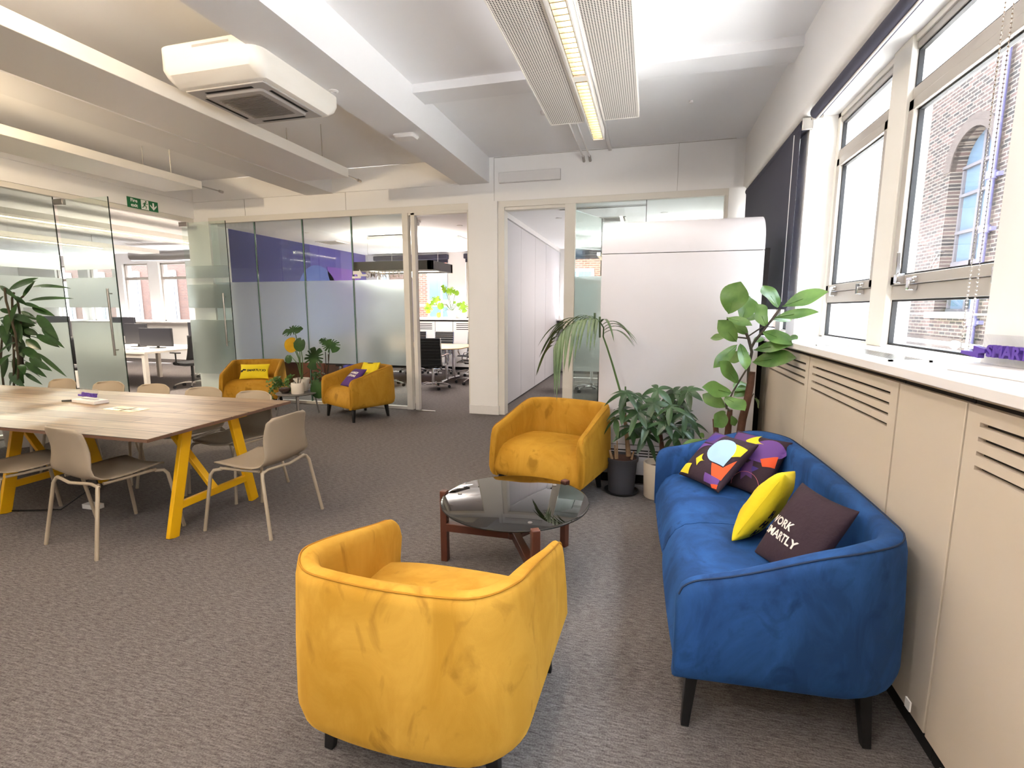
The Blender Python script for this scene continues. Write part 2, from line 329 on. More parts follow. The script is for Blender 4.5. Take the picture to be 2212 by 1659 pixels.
# ------------------------------------------------------------------ mesh builder
class MB:
    def __init__(s): s.v = []; s.f = []
    def add(s, vs, fs):
        o = len(s.v); s.v += [Vector(p) for p in vs]; s.f += [tuple(i+o for i in f) for f in fs]; return s
    def box(s, x0, x1, y0, y1, z0, z1, T=None):
        vs = [Vector((x, y, z)) for z in (z0, z1) for y in (y0, y1) for x in (x0, x1)]
        if T: vs = [T @ p for p in vs]
        return s.add(vs, [(0, 2, 3, 1), (4, 5, 7, 6), (0, 1, 5, 4), (2, 6, 7, 3), (0, 4, 6, 2), (1, 3, 7, 5)])
    def bar(s, p, q, w, h, up=(0, 0, 1), w2=None, h2=None):
        p, q = Vector(p), Vector(q); d = (q-p).normalized(); a = d.cross(Vector(up))
        if a.length < 1e-4: a = d.cross(Vector((1, 0, 0)))
        a.normalize(); b = a.cross(d).normalized(); w2 = w2 or w; h2 = h2 or h; vs = []
        for c, ww, hh in ((p, w, h), (q, w2, h2)):
            for i, j in ((-1, -1), (1, -1), (1, 1), (-1, 1)): vs.append(c+a*(i*ww/2)+b*(j*hh/2))
        return s.add(vs, [(3, 2, 1, 0), (4, 5, 6, 7), (0, 1, 5, 4), (1, 2, 6, 5), (2, 3, 7, 6), (3, 0, 4, 7)])
    def loft(s, rings, cap=True, close=False):
        n = len(rings[0]); vs = [p for r in rings for p in r]; fs = []
        m = len(rings)
        for i in range(m if close else m-1):
            k = (i+1) % m
            for j in range(n): fs.append((i*n+j, i*n+(j+1) % n, k*n+(j+1) % n, k*n+j))
        if cap and not close: fs += [tuple(range(n))[::-1], tuple((m-1)*n+j for j in range(n))]
        return s.add(vs, fs)
    def tube(s, pts, r, n=8, cap=True):
        pts = [Vector(p) for p in pts]; rs = r if isinstance(r, (list, tuple)) else [r]*len(pts); rings = []; a = None
        for i, p in enumerate(pts):
            d = (pts[min(i+1, len(pts)-1)]-pts[max(i-1, 0)]).normalized()
            if a is None:
                a = d.cross(Vector((0, 0, 1)))
                if a.length < 1e-3: a = d.cross(Vector((1, 0, 0)))
            a = (a-d*a.dot(d)).normalized(); b = d.cross(a)
            rings.append([p+(a*math.cos(2*PI*k/n)+b*math.sin(2*PI*k/n))*rs[i] for k in range(n)])
        return s.loft(rings, cap)
    def lathe(s, prof, n=28, c=(0, 0, 0), cap=True):
        c = Vector(c); rings = [[c+Vector((r*math.cos(2*PI*k/n), r*math.sin(2*PI*k/n), z)) for k in range(n)] for r, z in prof]
        return s.loft(rings, cap)
    def prism(s, pts, f0, f1):
        """outline given by two callables-of-2D or lists of 3D points"""
        n = len(pts); vs = [f0(p) for p in pts]+[f1(p) for p in pts]
        fs = [tuple(range(n))[::-1], tuple(range(n, 2*n))]+[(i, (i+1) % n, n+(i+1) % n, n+i) for i in range(n)]
        return s.add(vs, fs)
    def grid(s, fn, nu, nv):
        vs = [fn(i/nu, j/nv) for i in range(nu+1) for j in range(nv+1)]
        fs = [(i*(nv+1)+j, (i+1)*(nv+1)+j, (i+1)*(nv+1)+j+1, i*(nv+1)+j+1) for i in range(nu) for j in range(nv)]
        return s.add(vs, fs)
    def build(s, name, m, parent=None, bevel=0, sub=0, solid=0, smooth=True, ang=40, seg=2, fix=False, subd=None):
        me = bpy.data.meshes.new(name); me.from_pydata([tuple(p) for p in s.v], [], s.f); me.update()
        bm = bmesh.new(); bm.from_mesh(me)
        if fix: bmesh.ops.remove_doubles(bm, verts=bm.verts, dist=1e-5)
        bmesh.ops.recalc_face_normals(bm, faces=bm.faces); bm.to_mesh(me); bm.free()
        if smooth:
            me.polygons.foreach_set('use_smooth', [True]*len(me.polygons))
            if not sub: me.set_sharp_from_angle(angle=R(ang))
        me.materials.append(M[m] if isinstance(m, str) else m)
        o = bpy.data.objects.new(name, me); C.objects.link(o)
        if parent: o.parent = parent
        if solid:
            k = o.modifiers.new('solidify', 'SOLIDIFY'); k.thickness = solid; k.offset = 0
        if bevel:
            k = o.modifiers.new('bevel', 'BEVEL'); k.width = bevel; k.segments = seg; k.limit_method = 'ANGLE'; k.angle_limit = R(40)
        if sub:
            k = o.modifiers.new('subsurf', 'SUBSURF'); k.levels = sub; k.render_levels = sub
        return o
def tag(o, label=None, cat=None, group=None, kind=None):
    if label: o['label'] = label
    if cat: o['category'] = cat
    if group: o['group'] = group
    if kind: o['kind'] = kind
    return o
def thing(name, label, cat, loc=(0, 0, 0), rz=0.0, group=None):
    o = bpy.data.objects.new(name, None); o.empty_display_size = 0.1; C.objects.link(o)
    o.location = loc; o.rotation_euler = (0, 0, rz)
    return tag(o, label, cat, group)
def struct(o): o['kind'] = 'structure'; return o
def sroot(name):
    o = bpy.data.objects.new(name, None); C.objects.link(o); o['kind'] = 'structure'; return o
def copy_tree(o, parent=None):
    c = o.copy(); C.objects.link(c); c.parent = parent
    for ch in list(o.children): copy_tree(ch, c)
    return c
def copy_at(o, loc, rz, label, group=None):
    c = copy_tree(o); c.location = loc; c.rotation_euler = (0, 0, rz); c['label'] = label
    if group: c['group'] = group
    return c
def box(name, m, x0, x1, y0, y1, z0, z1, parent=None, bevel=0): return MB().box(x0, x1, y0, y1, z0, z1).build(name, m, parent, bevel=bevel)
def text_tris(txt, size, bold=0.0, spacing=1.0):
    cu = bpy.data.curves.new('letters', 'FONT'); cu.body = txt; cu.size = size; cu.offset = bold; cu.align_x = 'CENTER'; cu.align_y = 'CENTER'; cu.space_character = spacing; cu.resolution_u = 3
    o = bpy.data.objects.new('letters', cu); C.objects.link(o)
    dg = bpy.context.evaluated_depsgraph_get(); dg.update()
    me = o.evaluated_get(dg).to_mesh()
    bm = bmesh.new(); bm.from_mesh(me); o.evaluated_get(dg).to_mesh_clear()
    bmesh.ops.triangulate(bm, faces=bm.faces)
    bmesh.ops.remove_doubles(bm, verts=bm.verts, dist=1e-6)
    vs = [v.co.copy() for v in bm.verts]; bm.verts.index_update(); fs = [tuple(v.index for v in f.verts) for f in bm.faces]; bm.free()
    bpy.data.objects.remove(o); bpy.data.curves.remove(cu)
    return vs, fs
def flat_text(name, txt, size, m, fn, depth, parent, bold=0.0, spacing=1.0, n=Vector((0, 0, 0))):
    """letters laid out by fn(x, y) -> point, with a real thickness along n"""
    vs, fs = text_tris(txt, size, bold, spacing); k = len(vs); mb = MB()
    P = [fn(v.x, v.y) for v in vs]
    Q = [p+n*depth for p in P]
    ed = {}
    for f in fs:
        for a, b in zip(f, f[1:]+f[:1]): ed[(a, b)] = 1
    side = [(a, b, b+k, a+k) for (a, b) in ed if (b, a) not in ed]
    mb.add(P+Q, [f[::-1] for f in fs]+[tuple(i+k for i in f) for f in fs]+side)
    return mb.build(name, m, parent, smooth=False)
def smooth01(t): t = max(0.0, min(1.0, t)); return t*t*(3-2*t)
def lerp(a, b, t): return a+(b-a)*t

# ================================================================== the setting
CZ = 3.54
def sbox(name, m, *a, bevel=0): return struct(box(name, m, *a, bevel=bevel))
sbox('floor', 'carpet', -20.3, 1.6, -4.6, 12.5, -0.12, 0)
sbox('ceiling', 'ceiling', -7.3, 1.2, -4.6, 6.95, CZ, CZ+0.1)
sbox('ceiling', 'ceiling', -7.4, 1.5, 7.0, 12.5, 2.93, 3.05)
sbox('ceiling', 'ceiling', -20.3, -7.35, -4.6, 12.5, 3.2, 3.3)
sbox('wall_back', 'wall', -7.4, 1.6, -4.7, -4.5, 0, CZ)
sbox('wall_left', 'wall', -7.35, -7.2, -4.6, 2.9, 0, 2.96)
sbox('wall_office_left', 'wall', -20.4, -20.2, -4.6, 12.5, 0, 3.2)
sbox('wall_office_back', 'wall', -20.3, -7.35, -4.7, -4.5, 0, 3.2)
# beams and bulkheads
sbox('beam_main', 'beam', -2.6, -2.17, -4.5, 6.87, 3.21, CZ)
sbox('beam_side', 'beam', -5.07, -4.60, -4.5, 6.87, 3.21, CZ)
for y in (4.55, 0.6, -3.4): sbox('beam_cross', 'beam', -2.17, 1.06, y, y+0.27, 3.465, CZ)
bk = MB().box(-7.35, 0.93, 6.87, 7.02, 2.965, CZ).box(0.93, 1.4, 6.93, 7.02, 2.965, CZ)
struct(bk.build('wall_bulkhead_far', 'wall'))
bk = MB().box(-7.2, -2.62, 6.842, 6.87, 3.215, CZ).box(-7.2, -7.172, -4.5, 6.842, 3.215, CZ)
struct(bk.build('trim_bulkhead', 'wall', bevel=0.004))
sbox('wall_bulkhead_left', 'wall', -7.35, -7.2, -4.5, 6.87, 2.965, CZ)
g = MB()
for x in (-2.1, -6.2, -4.4, 0.28): g.box(x-0.002, x+0.002, 6.866, 6.872, 2.967, 3.53)
g.box(-2.1, 0.93, 6.866, 6.872, 3.527, 3.533)
struct(g.build('trim_panel_joint', 'steel'))
# window wall
lt = MB(); prof = [(1.05, CZ), (1.05, 2.99), (1.056, 2.962), (1.074, 2.943), (1.10, 2.935), (1.46, 2.935), (1.46, CZ)]
lt.prism(prof, lambda p: (p[0], -4.5, p[1]), lambda p: (p[0], 6.95, p[1])); struct(lt.build('wall_right_upper', 'wall'))
sbox('wall_right_lower', 'wall', 1.315, 1.46, -4.5, 7.0, 0, 1.255)
for y0, y1 in ((4.49, 4.74), (1.72, 2.11), (-0.95, -0.6), (-4.5, -3.7)): sbox('wall_pier', 'wall', 1.12, 1.46, y0, y1, 1.29, 2.935)
sbox('wall_pier', 'wall', 0.88, 1.46, 6.85, 7.15, 0, 2.965)
# far column and its skirting
sbox('column', 'wall', -2.47, -2.05, 6.84, 7.16, 0, 2.965)
sbox('baseboard_column', 'white', -2.485, -2.035, 6.825, 7.17, 0, 0.13, bevel=0.004)
sbox('column', 'wall', -7.35, -6.93, 6.87, 7.05, 0, 2.965)
# meeting rooms
mw = sbox('wall_mural', 'mural_wall', -7.45, -7.3, 7.63, 12.2, 0, 2.93)
sbox('wall_meeting_left', 'white', -7.45, -7.28, 7.05, 7.63, 0, 2.93)
def mural(name, m, pts, x=-7.298):
    MB().prism(pts, lambda p: (x-0.004, p[0], p[1]), lambda p: (x+0.002, p[0], p[1])).build(name, m, mw, smooth=False)
mural('navy_field', 'mural_navy', [(7.63, 0.1), (9.9, 0.1), (9.9, 2.92), (7.63, 2.92)])
arc = [(10.15+0.75*math.cos(R(a)), 1.75+0.75*math.sin(R(a))) for a in range(0, 181, 10)]
mural('blue_arch', 'mural_blue', arc+[(9.4, 0.6), (10.9, 0.6)], -7.2955)
mural('purple_quarter', 'mural_purple', [(11.2+0.7*math.cos(R(a)), 2.5+0.7*math.sin(R(a))) for a in range(180, 361, 10)], -7.2955)
mural('indigo_drop', 'mural_dark', [(11.3+0.42*math.cos(R(a)), 1.35+0.42*math.sin(R(a))) for a in range(0, 360, 12)], -7.2955)
# folding wall between the meeting rooms
fw = sroot('wall_folding')
ys = [7.17]+[atX(u, 700, -2.15).y for u in (1119.5, 1150, 1173)]+[12.2]
for a, b in zip(ys, ys[1:]): box('panel', 'unit', -2.2, -2.1, a+0.006, b-0.006, 0.03, 2.84, fw)
MB().box(-2.17, -2.13, 7.17, 12.2, 0, 2.9).build('core', 'dark', fw)
box('head_track', 'white', -2.22, -2.08, 7.17, 12.2, 2.85, 2.93, fw)
# far window walls
def far_wall(name, x0, x1, wins, zb, zt, ztop):
    mb = MB().box(x0, x1, 12.2, 12.5, 0, zb).box(x0, x1, 12.2, 12.5, zt, ztop)
    e = x0
    for a, b in wins: mb.box(e, a, 12.2, 12.5, zb, zt); e = b
    mb.box(e, x1, 12.2, 12.5, zb, zt); return struct(mb.build(name, 'wall'))
MW = [(-6.98, -4.97), (-4.5, -2.55), (-1.95, -0.75)]
OW = [(-19.4, -18.4), (-18.0, -17.05), (-17.0+0.35, -15.72), (-15.3+0.0, -14.25), (-13.82, -12.75), (-12.35, -11.3), (-10.9, -9.85), (-9.45, -8.4)]
OW = [(-15.72-1.42*k+0.0, -14.72-1.42*k) for k in (2, 1, 0)]+[(-14.3+1.42*k, -13.28+1.42*k) for k in range(5)]
far_wall('wall_meeting_far', -7.35, 1.5, MW, 1.27, 2.88, 2.93)
mr_ = MB().box(1.3, 1.46, 7.15, 12.5, 0, 1.29).box(1.3, 1.46, 7.15, 12.5, 2.7, 2.93).box(1.3, 1.46, 7.15, 8.6, 1.29, 2.7).box(1.3, 1.46, 10.2, 12.5, 1.29, 2.7)
struct(mr_.build('wall_meeting_right', 'wall'))
far_wall('wall_office_far', -20.3, -7.45, OW, 1.15, 2.9, 3.2)
sbox('wall_office_right', 'wall', -7.5, -7.4, 7.0, 12.2, 0, 3.2)
def far_window(i, x0, x1, z0, z1, m='frame', mid=None, bar=1.62):
    r = sroot('window_%d' % i); f = MB(); w_ = 0.05
    f.box(x0, x0+w_, 12.27, 12.34, z0, z1).box(x1-w_, x1, 12.27, 12.34, z0, z1).box(x0, x1, 12.27, 12.34, z0, z0+w_).box(x0, x1, 12.27, 12.34, z1-w_, z1)
    f.box(x0, x1, 12.26, 12.35, bar-0.04, bar+0.04)
    if mid: f.box(mid-0.04, mid+0.04, 12.25, 12.36, z0, z1)
    f.build('window_frame', m, r); box('window_pane', 'winglass', x0, x1, 12.30, 12.306, z0, z1, r); return r
for i, (a, b) in enumerate(MW): far_window(10+i, a, b, 1.27, 2.88, mid=(a+b)/2 if i < 2 else None)
for i, (a, b) in enumerate(OW): far_window(20+i, a, b, 1.15, 2.9, 'frame', None, 2.45)
sbox('trim_office_sill', 'sill', -20.2, -7.5, 11.85, 12.2, 1.12, 1.16)

# ------------------------------------------------------------------ windows of the lounge
def side_window(i, y0, y1, mulls, handles, full=True):
    r = sroot('window_%d' % i); X = 1.335; zb, zt = 1.292, 2.935
    f = MB().box(X-0.03, X+0.06, y0, y1, zb, zb+0.012).box(X-0.03, X+0.06, y0, y1, 2.90, zt)
    f.box(X-0.03, X+0.06, y0, y0+0.04, zb, zt).box(X-0.03, X+0.06, y1-0.06, y1, zb, zt)
    for a, b in mulls: f.box(X-0.045, X+0.08, a, b, zb, zt)
    f.build('window_frame', 'frameoff', r, bevel=0.003)
    e = [y0+0.04]+[q for a, b in mulls for q in (a, b)]+[y1-0.06]
    for a, b in zip(e[::2], e[1::2]):
        t = MB().box(X-0.02, X+0.05, a, b, 1.555, 1.632).box(X-0.02, X+0.05, a, b, 2.60, 2.665).box(X-0.02, X+0.05, a, b, 2.86, 2.90)
        t.build('transom', 'frame', r, bevel=0.003)
        k = MB(); c, d, z0, z1 = a+0.012, b-0.012, 1.634, 2.598
        k.box(X-0.035, X+0.03, c, c+0.055, z0, z1).box(X-0.035, X+0.03, d-0.055, d, z0, z1).box(X-0.035, X+0.03, c, d, z0, z0+0.05).box(X-0.035, X+0.03, c, d, z1-0.055, z1)
        s_ = k.build('sash', 'frame', r, bevel=0.004)
        q = MB()
        for (z2, z3) in ((1.304, 1.555), (1.684, 2.543), (2.665, 2.86)):
            c2, d2 = (c+0.055, d-0.055) if z2 > 1.6 and z3 < 2.6 else (a, b)
            for yy in (c2, d2-0.012): q.box(X-0.012, X+0.012, yy, yy+0.012, z2, z3)
            q.box(X-0.012, X+0.012, c2, d2, z2, z2+0.01).box(X-0.012, X+0.012, c2, d2, z3-0.01, z3)
            box('window_pane', 'winglass', X+0.004, X+0.010, c2, d2, z2, z3, r)
        q.build('gasket', 'gasket', r)
        for t_ in (0.2, 0.78):
            h = MB(); y = lerp(c, d, t_)
            h.box(X-0.06, X-0.034, y-0.05, y+0.02, 1.643, 1.667).box(X-0.062, X-0.02, y-0.02, y+0.012, 1.60, 1.652)
            h.build('catch', 'chrome', r, bevel=0.004)
    if handles:
        h = MB().box(X-0.07, X-0.034, handles-0.022, handles+0.022, 1.64, 1.69)
        h.bar((X-0.06, handles, 1.68), (X-0.085, handles-0.055, 1.80), 0.02, 0.014); h.build('handle', 'chrome', r, bevel=0.004)
    return r
side_window(1, 2.11, 4.49, [(3.345, 3.56)], 3.19)
side_window(2, 4.74, 6.85, [(5.7, 5.9)], None)
side_window(3, -0.6, 1.72, [(0.45, 0.66)], None)
side_window(4, -3.7, -0.95, [(-2.4, -2.2)], None)

# ------------------------------------------------------------------ outside
def ob(name, label, cat, m, *a): return tag(box(name, m, *a), label, cat)
br = MB(); AX, AY0, AY1, AZ0, AZS = 6.0, 11.78, 13.14, 1.46, 4.36
acy, ar = (AY0+AY1)/2, (AY1-AY0)/2
out = [(9.0, -6), (16.4, -6), (16.4, 9.5), (9.0, 9.5)]
# brick front with an arched opening: strips around it
br.box(AX, AX+0.5, -8, AY0, -6, 6.6).box(AX, AX+0.5, AY1, 16.4, -6, 6.6).box(AX, AX+0.5, AY0, AY1, -6, AZ0)
top = [(AY1, 6.6), (AY0, 6.6)]+[(acy-ar*math.cos(R(a)), AZS+ar*math.sin(R(a))) for a in range(0, 181, 10)]
br.prism(top, lambda p: (AX, p[0], p[1]), lambda p: (AX+0.5, p[0], p[1]))
bb = thing('brick_building', 'yellow stock brick building with an arched window outside the right hand windows', 'building')
br.build('brick_front', 'brickyellow', bb, smooth=False)
ringo = [[Vector((AX-0.02, acy-rr*math.cos(R(a)), AZS+rr*math.sin(R(a)))) for rr in (ar, ar+0.24)]+[Vector((AX+0.1, acy-rr*math.cos(R(a)), AZS+rr*math.sin(R(a)))) for rr in (ar+0.24, ar)] for a in range(0, 181, 10)]
MB().loft(ringo).build('brick_arch', 'brickdark', bb)
MB().box(AX-0.12, AX+0.3, AY0-0.12, AY1+0.12, AZ0-0.13, AZ0).build('stone_sill', 'stone', bb)
aw = MB().box(AX+0.22, AX+0.3, AY0, AY0+0.06, AZ0, AZS).box(AX+0.22, AX+0.3, AY1-0.06, AY1, AZ0, AZS).box(AX+0.2, AX+0.3, acy-0.035, acy+0.035, AZ0, AZS+ar)
for z in (AZ0+0.03, 1.98, 3.1, 3.85, AZS+0.05): aw.box(AX+0.21, AX+0.3, AY0, AY1, z-0.03, z+0.03)
aw.box(AX+0.2, AX+0.3, AY0, AY1, 2.32, 2.5)
wf = aw.build('arched_window', 'archframe', bb)
MB().prism([(AY1, AZ0), (AY0, AZ0)]+[(acy-ar*math.cos(R(a)), AZS+ar*math.sin(R(a))) for a in range(0, 181, 12)], lambda p: (AX+0.27, p[0], p[1]), lambda p: (AX+0.28, p[0], p[1])).build('glazing', 'archglass', wf)
MB().box(AX-0.03, AX+0.02, -8, 16.4, -6, 0.93).build('plinth', 'brickdark', bb)
co = MB()
for z, d in ((6.6, 0.1), (6.72, 0.2), (6.86, 0.32), (7.05, 0.42)): co.box(AX-d, AX+0.5, -8, 16.4, z, z+0.16)
co.build('cornice', 'render', bb)
wb = thing('white_building', 'white rendered building joined to the far end of the brick one', 'building')
MB().box(AX-0.05, AX+0.5, 16.4, 40, -6, 9).build('rendered_wall', 'render', wb)
MB().box(AX-0.3, AX-0.05, 18, 40, 5.6, 5.75).box(AX-0.4, AX-0.05, 18, 40, 6.6, 6.8).build('ledge', 'render', wb)
dp = thing('drainpipe', 'lilac grey cast drainpipe running down beside the arched window', 'pipe')
yp = 11.52
MB().tube([(AX-0.1, yp, -4), (AX-0.1, yp, 6.6)], 0.06, 12).build('pipe', 'pipe', dp)
for z in (3.85, 2.9, 1.2): MB().tube([(AX-0.1, yp, z), (AX-0.1, yp, z+0.14)], 0.085, 12).box(AX-0.08, AX, yp-0.15, yp+0.15, z+0.03, z+0.1).build('bracket', 'pipe', dp)
rl = thing('scaffold_rail', 'galvanised pipe railing with clamp joints outside the low window pane', 'railing')
MB().tube([(3.2, 8.2, 1.13), (3.2, 5.35, 1.13)], 0.024, 10).build('rail', 'galv', rl)
for y in (7.7, 6.5, 5.6):
    MB().tube([(3.2, y-0.03, 1.13), (3.2, y+0.03, 1.13)], 0.042, 10).build('clamp', 'galv', rl)
    MB().tube([(3.2, y, 1.13), (3.2, y, 0.72)], 0.02, 10).build('post', 'galv', rl)
tag(MB().tube([(4.2, 10.9, 1.44), (4.2, 5.5, 1.44)], 0.012, 8).build('wire_rail', 'galv'), 'thin grey rail stretched across the brick wall above the pipe railing', 'railing')
sbox('roof_flat', 'asphalt', 1.5, 6.0, -14, 22, 0.55, 0.7)
sbox('roof_flat', 'asphaltdark', -36, 1.5, 12.55, 20, 0.35, 0.5)  # unseen roof, added to return daylight through the far windows
# facades opposite the far windows
rb = thing('red_brick_building', 'sunlit red brick building with white sashes beyond the meeting room windows', 'building')
MB().box(-9, 5.5, 19, 19.6, -6, 13).build('brick_wall', 'brickred', rb)  # raised out of view to block sky light from the meeting rooms
for i, x in enumerate((-8.6, -5.9, -3.2, -0.6, 1.9)):
    f = MB().box(x, x+1.2, 18.94, 19.05, 0.6, 3.0); w_ = f.build('sash_window', 'render', rb)
    for zz in (0.7, 1.9):
        for q in (0.08, 0.64): MB().box(x+q, x+q+0.48, 18.92, 18.94, zz, zz+1.0).build('sash_pane', 'archglass', w_)
M['brickorange'] = brick('orange_brick', '4a2a1c', '402318', '4f3d34', 0)
ob_ = thing('orange_brick_building', 'orange brick building with dark sashes beyond the open office windows', 'building')
MB().box(-36, -9.2, 20, 20.6, -6, 13).build('brick_wall', 'brickorange', ob_)  # upper part carried out of view to cut the office sky light
for i in range(11):
    x = -35+2.3*i
    w_ = MB().box(x, x+1.15, 19.9, 20.02, 0.9, 3.4).build('sash_window', 'stone', ob_)
    for zz in (1.0, 2.2): MB().box(x+0.08, x+1.07, 19.88, 19.9, zz, zz+1.05).build('sash_pane', 'archframe', w_)

# ------------------------------------------------------------------ sill cabinets
SY0, SY1 = -4.4, 6.83
XF = 0.94
tag(box('window_sill_board', 'sill', 0.895, 1.31, SY0, SY1, 1.255, 1.29, bevel=0.003), 'long white laminate board on top of the window cabinets', 'sill board')
def vent_panel(root, y0, y1, x=XF, slots=True):
    z0, z1, th = 0.095, 1.222, 0.02
    if not slots: MB().box(x, x+th, y0+0.003, y1-0.003, z0, z1).build('panel', 'cab', root, bevel=0.002); return
    a, b = y0+0.065, y1-0.065; mb = MB(); zs = [1.042+0.0428*k for k in range(4)]
    mb.box(x, x+th, y0+0.003, a, z0, z1).box(x, x+th, b, y1-0.003, z0, z1)
    e = z0
    for z in zs: mb.box(x, x+th, a, b, e, z-0.0065); e = z+0.0065
    mb.box(x, x+th, a, b, e, z1); mb.build('vent_panel', 'cab', root)
def sill_unit(y0, y1, slots, label):
    r = thing('window_cabinet', label, 'cabinet', group='cabinets under the lounge windows')
    MB().box(XF+0.02, XF+0.34, y0, y1, 0.1, 1.235).build('carcass', 'slot', r)
    MB().box(XF+0.03, XF+0.34, y0, y1, 0, 0.1).build('plinth', 'dark', r)
    MB().box(XF+0.012, XF+0.3, y0, y1, 1.2355, 1.2545).build('top_rail', 'cab', r)
    vent_panel(r, y0, y1, XF, slots)
sill_unit(5.6, 6.8, True, 'cream vented radiator cabinet in the corner behind the roll-top white unit')
sill_unit(4.49, 5.59, False, 'plain cream radiator cabinet beside the tall white roll-top unit')
sill_unit(3.37, 4.485, True, 'cream slotted radiator cabinet behind the fiddle-leaf fig')
sill_unit(2.24, 3.365, True, 'cream slotted radiator cabinet against the back of the blue sofa')
sill_unit(1.806, 2.235, False, 'narrow plain cream cabinet between the two slotted ones')
sill_unit(0.69, 1.80, True, 'cream slotted cabinet under the window award, near end of the row')
sill_unit(-0.45, 0.685, False, 'cream cabinet next along the window from the award')
tag(box('socket_box', 'white', 0.925, 0.965, 1.56, 1.68, 0.0, 0.09, bevel=0.004), 'small white socket box on the carpet under the slotted cabinet', 'socket box')
gr = thing('sill_grille', 'low metal air grille lying on the white window sill', 'grille', (1.035, 2.87, 1.29))
MB().box(-0.075, 0.075, -0.48, -0.465, 0, 0.008).box(-0.075, 0.075, 0.465, 0.48, 0, 0.008).box(-0.075, -0.062, -0.48, 0.48, 0, 0.008).box(0.062, 0.075, -0.48, 0.48, 0, 0.008).build('grille_frame', 'white', gr)
MB().box(-0.062, 0.062, -0.465, 0.465, 0, 0.002).build('backing', 'slot', gr)
k = MB()
for i in range(9): k.box(-0.056+0.0128*i, -0.049+0.0128*i, -0.465, 0.465, 0.002, 0.007)
k.build('slat', 'steel', gr)

# ------------------------------------------------------------------ roller blinds
def roller(name, label, y0, y1, x, z, drop, m='blind'):
    r = thing(name, label, 'blind')
    MB().tube([(x, y0+0.02, z), (x, y1-0.02, z)], 0.042, 20).build('roller', m, r)
    for y in (y0, y1-0.02): MB().box(x-0.03, x+0.045, y, y+0.02, z-0.045, z+0.044).build('bracket', 'steel', r, bevel=0.006)
    if drop:
        MB().box(x-0.0315, x-0.030, y0+0.03, y1-0.03, drop, z).build('blind_cloth', m, r)
        MB().box(x-0.036, x-0.026, y0+0.03, y1-0.03, drop-0.012, drop).build('bottom_bar', m, r)
        MB().tube([(x-0.05, y0+0.13, z-0.04), (x-0.05, y0+0.13, drop+0.05)], 0.003, 6).build('pull_chain', 'white', r)
    else:
        MB().box(x-0.005, x+0.004, y0+0.03, y1-0.03, z-0.052, z-0.034).build('bottom_bar', 'white', r)
    return r
roller('roller_blind', 'rolled up charcoal roller blind above the clear window panes', 2.13, 4.24, 1.088, 2.878, None)
roller('roller_blind', 'charcoal roller blind pulled down over the corner window behind the fig', 4.465, 6.78, 1.09, 2.885, 1.515)
bch = thing('bead_chain', 'beaded metal blind chain hanging down past the right window catch', 'chain')
for yy in (2.165, 2.12):
    bc = MB()
    for j in range(110):
        c = Vector((1.085, yy, 1.36+j*0.0138))
        bc.add([c+Vector(d)*0.0042 for d in ((1, 0, 0), (-1, 0, 0), (0, 1, 0), (0, -1, 0), (0, 0, 1), (0, 0, -1))], [(0, 2, 4), (2, 1, 4), (1, 3, 4), (3, 0, 4), (2, 0, 5), (1, 2, 5), (3, 1, 5), (0, 3, 5)])
    bc.tube([(1.085, yy, 1.355), (1.085, yy, 2.87)], 0.0012, 5).build('bead_strand', 'steel', bch)

# ------------------------------------------------------------------ glass partitions
PY = 6.87
gp = thing('glass_partition', 'long glazed partition with a broad frosted band behind the two mustard armchairs', 'glass partition')
fr = MB().box(-6.93, -2.47, PY, PY+0.08, 2.875, 2.965).box(-6.93, -3.40, PY+0.01, PY+0.07, 0, 0.045).box(-3.495, -3.405, PY-0.005, PY+0.085, 0, 2.875)
fr.box(-2.50, -2.47, PY, PY+0.08, 0, 2.875).box(-3.36, -3.30, PY+0.0, PY+0.08, 0, 2.875).box(-3.40, -2.47, PY, PY+0.08, 2.84, 2.875)
fr.build('frame', 'frameoff', gp, bevel=0.003)
js = [-6.93, -6.08, -5.2, -4.35, -3.495]
for a, b in zip(js, js[1:]):
    p = MB().box(a+0.003, b-0.003, PY+0.035, PY+0.045, 0.045, 2.875).build('pane', 'glass', gp)
    MB().box(a+0.004, b-0.004, PY+0.032, PY+0.034, 0.664, 1.945).build('frosted_film', 'frost', p)
for x in js[1:-1]:
    MB().box(x-0.010, x-0.006, PY+0.03, PY+0.05, 0.045, 2.875).box(x+0.006, x+0.010, PY+0.03, PY+0.05, 0.045, 2.875).build('joint', 'glassdarkedge', gp)
    MB().box(x-0.0055, x+0.0055, PY+0.033, PY+0.047, 0.045, 2.875).build('joint_seal', 'glassedge', gp)
# decal on the frosted panel top: arrow mark and lettering
dk = MB()
def dec(x, z): return Vector((x, PY+0.0305, z))
ar_ = [(-0.13, 0.05), (-0.02, 0.05), (-0.02, 0.075), (0.03, 0.0), (0.11, 0.0), (0.11, -0.03), (0.0, -0.03), (0.0, -0.06), (-0.15, -0.06), (-0.15, -0.03), (-0.05, -0.03), (-0.06, 0.0), (-0.13, 0.0)]
tag(MB().prism(ar_, lambda p: dec(-4.22+p[0], 2.03+p[1]), lambda p: dec(-4.22+p[0], 2.03+p[1])-Vector((0, 0.001, 0))).build('arrow_decal', 'signwhite', gp, smooth=False), 'white stepped arrow mark')
flat_text('wall_letters', 'SMARTLY', 0.13, 'acgrey', lambda x, y: dec(-3.84+x, 2.02+y), 0.001, gp, 0.002, 1.1, Vector((0, -1, 0)))
